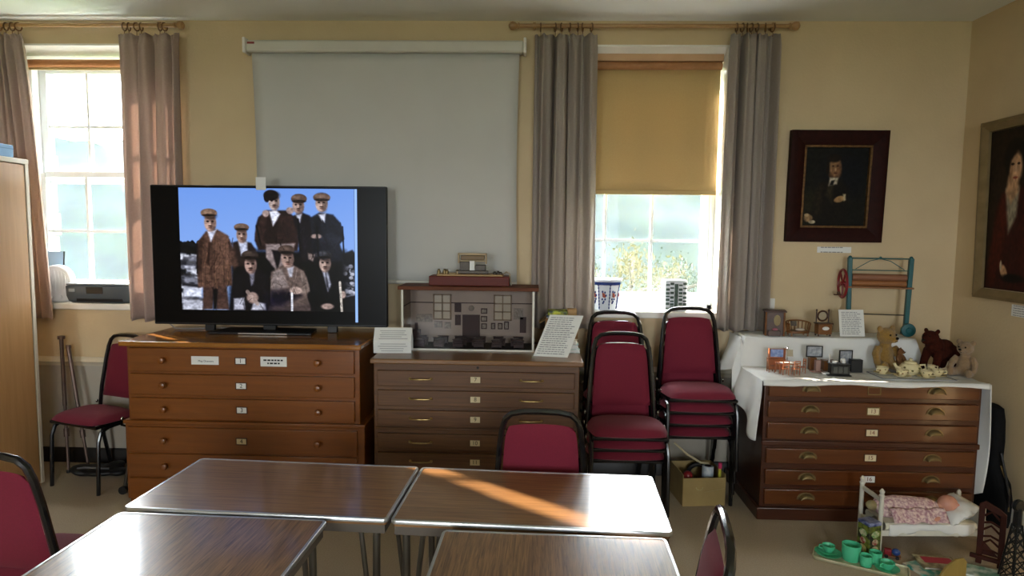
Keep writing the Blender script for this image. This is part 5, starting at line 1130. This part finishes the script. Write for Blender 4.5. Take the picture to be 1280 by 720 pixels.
for k in range(4): b.tube([(.028, -.070-.004*k, .012), (.012, -.068-.005*k, .008)], [.0035, .0028], 6)
b.ell((.165, -.036, .06), (.012, .007, .014)); b.ell((.19, -.034, .075), (.012, .008, .008)); b.tube([(.05, 0, .035), (-.15, .02, .022)], [.035, .02], 8)
b.build('body', M_skin, dl, remesh=.004)
M_floral = mat('pink_floral_cotton', 'e0c8c0', .9, c2='a87c88', scale=75, w=.3, bump=.2, bscale=60)
b = MB(); b.tube([(.115, 0, .045), (.07, 0, .042), (-.02, .0, .045), (-.10, .01, .045), (-.19, .02, .04), (-.205, .02, .036)], [.030, .056, .062, .064, .05, .03], 14, squash=.62); b.build('dress', M_floral, dl, remesh=.005)
b = MB(); b.grid(lambda u, v: (-.17+.28*u, -.045-.05*v-.006*math.sin(u*21), .062-.058*v**1.4+.004*math.sin(u*15)), 24, 8); b.build('skirt_hem', M_floral, dl, solid=.002)
b = MB(); b.ell((-.215, .03, .045), (.03, .03, .025)); b.build('bootee', mat('bonnet_yellow', 'b3a076', .9, c2='8f8a66', scale=60), dl)

# ------------------------------------------------------------------ small toys on the carpet
t0 = on(1094, 700, 0)
r = thing('decorated_tin', 'tall square decorated tin with blue lid in front of doll bed', 'tin', (on(1092, 701, 0).x, on(1092, 701, 0).y+.055, 0), R(18)); M_tin = mat('tin_print', '1b1f1c', .35, c2='6f7a2c', scale=40, w=.25, coat=.2)
b = MB(); b.b2((-.037, -.037, 0), (.037, .037, .165)); b.build('body', M_tin, r, bevel=.003)
for sx in (0, 1):
    for k, (z, c_, rx, rz_) in enumerate(((.125, '3f8a3c', .024, .018), (.085, '8e2a2c', .018, .016), (.045, 'b3a23a', .024, .020), (.015, '2c3f7a', .02, .008))):
        b = MB(); b.lathe([(1, 0), (1, .001)], (0, 0, 0), 14); b.v = [(v[0]*rx, -.0375-v[2], z+v[1]*rz_) for v in b.v]
        if sx: b.v = [(-v[1], v[0], v[2]) for v in b.v]; b.v = [(-v[0], v[1], v[2]) for v in b.v]
        b.build('printed_panel', mat('tin_'+c_, c_, .4, c2='c9c2a0', scale=70, w=.3), r)
b = MB(); b.b2((-.039, -.039, .165), (.039, .039, .185)); b.build('lid', mat('blue_tin_lid', '26356b', .35, c2='8a90b0', scale=30, w=.25), r, bevel=.006)
p = on(1110, 696, 0)
r = thing('toy_train', 'tiny red and blue toy vehicle beside the decorated tin', 'toy vehicle', (p.x+.012, p.y-.005, 0), R(-25))
b = MB(); b.b2((-.032, -.014, .01), (.0, .014, .042)); b.build('cab', M_pulley, r, bevel=.003); b = MB(); b.ell((.02, 0, .032), (.02, .017, .018)); b.build('load', mat('blue_toy', '2c4a86', .4, c2='25417a', scale=20), r); b = MB(); b.b2((-.034, -.015, .008), (.042, .015, .013)); b.build('chassis', mat('tan_toy', 'a06a44', .5, c2='935f3a', scale=20), r)
for x in (-.022, .026):
    for y in (-.016, .016): b = MB(); b.cyl((x, y-.003, .009), (x, y+.003, .009), .009, 10); b.build('wheel', M_blkmat, r)
# tray with green plastic tea things
ta, tb = on(1023, 693, 0), on(1122, 716, 0); tcx, tcy = (ta.x+tb.x)/2+.01, (ta.y+tb.y)/2-.008; ang = math.atan2(tb.y-ta.y, tb.x-ta.x)
r = thing('toy_tray', 'long cream tray holding green plastic tea set on carpet', 'tray', (tcx, tcy, 0), ang); TLn, TWd = .41, .125
def rrect(w, d, rad): return [(sx*(w/2-rad)+rad*math.cos(R(a0_+k*22.5)), sy*(d/2-rad)+rad*math.sin(R(a0_+k*22.5))) for sx, sy, a0_ in ((1, 1, 0), (-1, 1, 90), (-1, -1, 180), (1, -1, 270)) for k in range(5)]
M_tray = mat('cream_tray', 'd3ceb0', .4, c2='c4bf93', scale=24); b = MB(); b.prism(rrect(TLn, TWd, .02), 0, .008); b.build('base', M_tray, r)
b = MB(); n = 20; vs = []
for off, z in ((0, .0), (.004, .016), (.0, .017), (-.005, .008)): vs += [(x, y, z) for x, y in rrect(TLn+2*off, TWd+2*off, .02+off)]
b._add(vs, [(k*n+i, k*n+(i+1) % n, (k+1)*n+(i+1) % n, (k+1)*n+i) for k in range(3) for i in range(n)]); b.build('rim', M_tray, r, solid=.001)
M_green = mat('sea_green_plastic', '55c496', .4, c2='4ab88a', scale=9)
def tray_pt(x, y): return Vector((tcx+x*math.cos(ang)-y*math.sin(ang), tcy+x*math.sin(ang)+y*math.cos(ang), .009))
p = tray_pt(-.14, .005)
saucer('sea-green plastic plate, large, at the end of cream tray', p.x, p.y, p.z, M_green, 1.35, 'green toy plates', 'toy_plate'); saucer('sea-green plastic saucer lying on the large green plate', p.x-.002, p.y, p.z+.012, M_green, .95, 'green toy plates', 'toy_plate')
o = teacup('sea-green plastic cup on stacked green plates', p.x, p.y, p.z+.017, R(160), M_green, .95, False, 'toy_cup', 'green toy cups')
def beaker(label, x, y, rad, h, handle):
    root = thing('toy_beaker', label, 'beaker', (x, y, .009), R(30), 'green toy beakers'); b = MB()
    b.lathe([(rad*.85, 0), (rad*.9, .003), (rad, h*.55), (rad*.98, h*.6), (rad*1.03, h), (rad*.93, h), (rad*.9, h*.5), (rad*.75, .006)], (0, 0, 0), 18); b.build('body', M_green, root)
    if handle: b = MB(); b.tube([(-rad*.95, 0, h*.8), (-rad*1.6, 0, h*.75), (-rad*1.6, 0, h*.35), (-rad*.9, 0, h*.25)], .005, 6); b.build('handle', M_green, root)
    return root
p = tray_pt(-.04, .01); beaker('tall sea-green plastic jug on cream tray', p.x, p.y, .043, .080, False)
p = tray_pt(.025, -.022); beaker('small sea-green plastic beaker at front of cream tray', p.x, p.y, .028, .055, False)
p = tray_pt(.065, .03); beaker('small sea-green plastic beaker behind the others on tray', p.x, p.y, .028, .060, True)
p = tray_pt(.115, -.012); saucer('sea-green plastic saucer under cup at the low end of tray', p.x, p.y, p.z, M_green, 1.15, 'green toy plates', 'toy_plate'); teacup('sea-green plastic cup on saucer beside green beakers', p.x, p.y, p.z+.006, R(200), M_green, 1.0, False, 'toy_cup', 'green toy cups')
# picture books on the carpet
def flat_book(px, py, w, d, rz, z, t, mt, label, m2=None):
    p = on(px, py, 0); root = thing('picture_book', label, 'book', (p.x, p.y, z), rz, 'picture books on the carpet')
    b = MB(); b.b2((-w/2, -d/2, 0), (w/2, d/2, .0015)); b.b2((-w/2, -d/2, t-.0015), (w/2, d/2, t)); b.b2((-w/2, -d/2, .0015), (-w/2+.003, d/2, t-.0015)); b.build('cover', mt, root); b = MB(); b.b2((-w/2+.003, -d/2+.004, .0015), (w/2-.004, d/2-.004, t-.0015)); b.build('pages', M_paper, root)
    if m2: b = MB(); b.b2((-w*.35, -d*.1, t), (w*.4, d*.35, t+.0006)); b.build('cover_panel', m2, root)
flat_book(1165, 712, .20, .15, R(20), 0, .012, mat('teal_red_cover', '2f8f80', .5, c2='c9c4b0', scale=26, w=.25), 'teal picture book, underneath the crimson-panelled one', None)
flat_book(1172, 708, .18, .13, R(-6), .0125, .010, mat('brown_cover', '7a6a4c', .5, c2='b9b08a', scale=30, w=.3), 'picture book with crimson cover panel on top of teal book', mat('crimson_print', 'b52c42', .5, c2='aa253b', scale=12))
flat_book(1222, 716, .17, .12, R(-28), 0, .010, mat('white_green_cover', 'cdd6cc', .5, c2='5f8a78', scale=22, w=.3), 'white and green picture book beside the dark wooden frame', None)
# round-topped wooden board standing on edge
p = on(1190, 724, 0)
r = thing('wooden_cradle_end', 'rounded yellow-brown wooden panel standing on the picture books', 'wooden toy', (p.x, p.y-.03, 0), R(12)); M_ply = mat('yellow_plywood', '9c8444', .5, c2='8d763a', scale=4, kind='wood', stretch=(2, 2, .5))
b = MB(); b.prism([(-.10, 0), (-.10, .03), (-.06, .085), (-.01, .115), (.03, .118), (.045, .10), (.045, 0)], -.006, .006, 'xz'); b.build('panel', M_ply, r, bevel=.002); b = MB(); b.b2((-.09, -.03, 0), (.04, .03, .008)); b.build('base', M_ply, r)
# dark carved easel
p = on(1232, 702, 0); q_ = on(1242, 716, 0)
r = thing('carved_stand', 'dark brown carved wooden stand with crossbar foot by doll bed', 'stand', (2.255, 3.085, 0), R(-40)); M_dkb = mat('dark_carved_wood', '3f1a10', .6, c2='30120a', scale=14, spec=.2)
for x in (-.04, .045): b = MB(); b.b2((x-.012, -.010, 0), (x+.012, .010, .30 if x < 0 else .27)); b.build('upright', M_dkb, r, bevel=.003)
b = MB(); b.b2((-.075, -.03, .03), (.06, -.008, .048)); b.build('foot_bar', M_dkb, r, bevel=.002)
for k in range(6): b = MB(); b.tube([(-.03, 0, .07+k*.035), (0.0, 0, .085+k*.035+(.01 if k % 2 else -.006)), (.034, 0, .07+k*.033)], .006, 6); b.build('carved_scroll', M_dkb, r)
b = MB(); b.prism([(-.03, .05), (.036, .05), (-.03, .12)], -.004, .004, 'xz'); b.build('corner_panel', M_dkb, r)
b = MB(); b.prism([(-.05, .30), (-.03, .318), (.0, .305), (.03, .29), (.056, .27), (.04, .26), (-.03, .285)], -.009, .009, 'xz'); b.build('crest', M_dkb, r)
# black lattice tower
p = on(1270, 722, 0)
r = thing('lattice_tower', 'black metal lattice tower model with round wheel head', 'model', (p.x-.03, p.y-.02, 0), R(10)); Hh = .36
for sx in (-1, 1):
    for sy in (-1, 1): b = MB(); b.cyl((sx*.04, sy*.04, 0), (sx*.013, sy*.013, Hh-.09), .0045, 6); b.build('leg', M_iron, r)
for k in range(5):
    z0_, z1_ = k*.052, (k+1)*.052; w0, w1 = .04-.027*z0_/(Hh-.09), .04-.027*z1_/(Hh-.09)
    for s in (-1, 1):
        b = MB(); b.cyl((-w0, s*w0, z0_), (w1, s*w1, z1_), .003, 5); b.cyl((w0, s*w0, z0_), (-w1, s*w1, z1_), .003, 5); b.cyl((s*w0, -w0, z0_), (s*w1, w1, z1_), .003, 5); b.cyl((s*w0, w0, z0_), (s*w1, -w1, z1_), .003, 5); b.build('lattice', M_iron, r)
b = MB(); b.cyl((0, 0, Hh-.10), (0, 0, Hh-.01), .017, 8); b.build('neck', M_iron, r); b = MB(); b.lathe([(.026, -.012), (.03, -.004), (.022, 0), (.03, .004), (.026, .012)], (0, 0, Hh), 18, (0, -1, 0)); b.build('wheel_head', M_iron, r)
b = MB(); b.cyl((-.012, 0, Hh), (-.075, -.0, .0), .0012, 4); b.cyl((-.02, 0, Hh), (-.045, 0, 0), .0012, 4); b.build('winding_rope', M_iron, r)

# ------------------------------------------------------------------ cardboard box of oddments under the chair stack
c0 = on(852, 636, 0); c1_ = on(911, 631, 0)
r = thing('storage_box', 'open beige cardboard box with torn front under the chair stack', 'box', ((c0.x+c1_.x)/2-.02, (c0.y+c1_.y)/2+.13, 0), R(6)); M_bx = mat('beige_cardboard', 'a68f5e', .85, c2='978153', scale=9)
bw_, bd_, bh_ = .255, .24, .19
b = MB(); b.b2((-bw_/2, -bd_/2, .0), (bw_/2, -bd_/2+.004, bh_-.02)); b.build('front', M_bx, r); b = MB(); b.b2((-bw_/2, bd_/2-.004, 0), (bw_/2, bd_/2, bh_)); b.build('back', M_bx, r)
for s in (-1, 1): b = MB(); b.b2((s*bw_/2-.002, -bd_/2+.004, 0), (s*bw_/2+.002, bd_/2-.004, bh_)); b.build('side', M_bx, r)
b = MB(); b.b2((-bw_/2+.002, -bd_/2+.004, 0), (bw_/2-.002, bd_/2-.004, .004)); b.build('bottom', M_bx, r)
b = MB(); b.tube([(.12, -bd_/2-.001, bh_*.55+.05*math.sin(0)), (.0, -bd_/2-.003, .085), (.0, -bd_/2-.003, .084)], .001, 4); b.tube([(-.03+.02*math.cos(t), -bd_/2-.001, .115-.018*math.sin(t)) for t in np.linspace(0, PI, 8)], .003, 5); b.build('finger_hole_rim', mat('tape_tan', 'b9a878', .6, c2='ab9a6b', scale=9), r)
bxp = r.location
o = thing('coiled_hoop', 'pale cord hoop and handle sticking out of the cardboard box', 'hoop', (bxp.x+.0, bxp.y+.045, .16)); b = MB(); b.tube([(-.13, .02, .16), (-.05, .01, .09), (.03, 0, .045), (.075, 0, .04), (.095, 0, .01), (.085, 0, -.03)], .007, 6); b.build('cord', M_card, o); b = MB(); b.tube([(.02+.06*math.cos(t), .02, -.03+.055*math.sin(t)) for t in np.linspace(-.3, PI+.3, 14)], .014, 8); b.build('dark_ring', M_blkmat, o)
o = thing('paper_roll', 'roll of blue and white paper inside the cardboard box', 'paper roll', (bxp.x+.05, bxp.y-.03, .015)); b = MB(); b.cyl((0, 0, 0), (.01, .02, .19), .035, 14); b.build('roll', mat('blue_white_paper', '8fa6bf', .7, c2='d7dbe0', scale=30), o); b = MB(); b.cyl((.01, .02, .1905), (.01, .02, .192), .02, 12); b.build('core', DARK, o)
o = thing('highlighter', 'pink and yellow marker standing in the cardboard box corner', 'pen', (bxp.x+.115, bxp.y-.06, .008)); b = MB(); b.cyl((0, 0, 0), (.002, 0, .20), .009, 8); b.build('barrel', mat('yellow_marker', 'c9c843', .5, c2='bdbc38', scale=9), o); b = MB(); b.cyl((.002, 0, .201), (.003, 0, .235), .011, 8); b.build('cap', mat('pink_marker', 'd8386f', .5, c2='c92f63', scale=9), o)
o = thing('toy_ball', 'small crimson ball inside the cardboard box', 'ball', (bxp.x-.072, bxp.y-.06, .16)); b = MB(); b.ell((0, 0, .0), (.03, .03, .03)); b.build('ball', M_pulley, o); b = MB(); b.tube([(.0305*math.cos(t), 0, .0305*math.sin(t)) for t in np.linspace(0, 2*PI, 20)[:-1]], .001, 4, closed=True); b.build('seam', M_blkmat, o)

# ------------------------------------------------------------------ left corner: walking sticks, bag, folded trolley
top = at(71, 425, 4.02)
M_pole = mat('bronze_pole', '6f5a50', .4, metal=.5, c2='604d44', scale=20)
for k, (dx, lean) in enumerate(((0, .0), (.045, .05))):
    r = thing('walking_pole', ('bronze walking pole leaning by wall, flat capped top' if k == 0 else 'bronze walking pole with looped strap leaning by wall'), 'walking pole', (-3.02+.10*k, 3.98+.05*k, 0))
    tx = top.x-(-3.02+.10*k)+dx; ty = 4.06-(3.98+.05*k); tz = top.z-.06*k
    b = MB(); b.cyl((0, 0, .01), (tx*.5, ty*.5, tz*.5), .009, 8); b.build('lower_tube', M_pole, r); b = MB(); b.cyl((tx*.5, ty*.5, tz*.5), (tx, ty, tz), .012, 8); b.build('upper_tube', M_pole, r)
    b = MB(); b.cyl((tx, ty, tz), (tx, ty, tz+.02), .022 if k == 0 else .015, 10); b.build('cap', M_pole, r); b = MB(); b.cyl((tx*.27, ty*.27, tz*.27), (tx*.33, ty*.33, tz*.33), .016, 8); b.build('clamp', M_pole, r); b = MB(); b.cyl((0, 0, 0), (0, 0, .02), .014, 8); b.build('foot', M_blkmat, r)
r = thing('black_bag', 'crumpled black bag lying on floor under the single crimson chair', 'bag', (-2.80, 3.96, 0)); b = MB()
rs2 = random.Random(9)
b.ell((0, 0, .03), (.16, .09, .03)); b.ell((-.08, -.02, .035), (.09, .07, .03), (.1, .2, .3)); b.ell((.07, .03, .04), (.08, .06, .035), (0, -.3, .2)); b.ell((.14, -.02, .03), (.06, .05, .025)); b.build('bag', M_blkmat, r, remesh=.008)
b = MB(); b.tube([(-.1, -.06, .06), (-.04, -.08, .075), (.04, -.07, .07), (.1, -.05, .06)], .006, 6); b.build('strap', mat('grey_strap', '6c6c6e', .5, c2='5e5e60', scale=9), r)
r = thing('folded_trolley', 'folded grey-framed trolley leaning against side of television chest', 'trolley', (-2.43, 3.78, 0)); b = MB(); b.tube([(-.02, -.10, .03), (.055, -.10, .42), (.06, -.08, .435), (.06, .08, .435), (.055, .10, .42), (-.02, .10, .03)], .010, 8); b.build('frame', M_leg, r); b = MB(); b.b2((-.035, -.09, .015), (-.005, .09, .04)); b.build('toe_plate', M_blkmat, r)
b = MB(); b.T = Matrix.Rotation(R(10.5), 4, 'Y'); b.box((.004, 0, .2), (.02, .17, .30)); b.build('folded_panel', M_blkmat, r)
for y in (-.115, .115): b = MB(); b.cyl((-.02, y-.01, .025), (-.02, y+.01, .025), .025, 12); b.build('wheel', M_blkmat, r)

# ------------------------------------------------------------------ black instrument case in the corner
r = thing('instrument_case', 'black soft instrument case standing in the corner behind chest', 'instrument case', (2.635, 3.66, 0), R(0)); 
prof = []
b = MB()
sec = [(0, .16, .04), (.04, .17, .045), (.16, .175, .045), (.24, .15, .045), (.30, .085, .042), (.38, .075, .04), (.46, .08, .04), (.58, .075, .035), (.645, .06, .03), (.66, .03, .015)]
vs = []; n = 14
for z, hy, hx in sec:
    for j in range(n): t = 2*PI*j/n; vs.append((hx*math.copysign(abs(math.cos(t))**.6, math.cos(t)), hy*math.copysign(abs(math.sin(t))**.6, math.sin(t)), z))
b._add(vs, [(i*n+j, i*n+(j+1) % n, (i+1)*n+(j+1) % n, (i+1)*n+j) for i in range(len(sec)-1) for j in range(n)]+[tuple(range(n))[::-1], tuple(range((len(sec)-1)*n, len(sec)*n))]); b.build('case', mat('black_nylon', '0b0b0c', .85, c2='101012', scale=40, spec=.2), r)
b = MB(); b.tube([(.0, -.165, .12), (-.02, -.19, .20), (0, -.13, .29), (0, -.085, .40)], .007, 6); b.build('strap', M_blkmat, r); b = MB(); b.tube([(0, -.172, .1), (.0, -.165, .22), (0, -.09, .33)], .004, 5); b.build('zip', M_brassd, r)
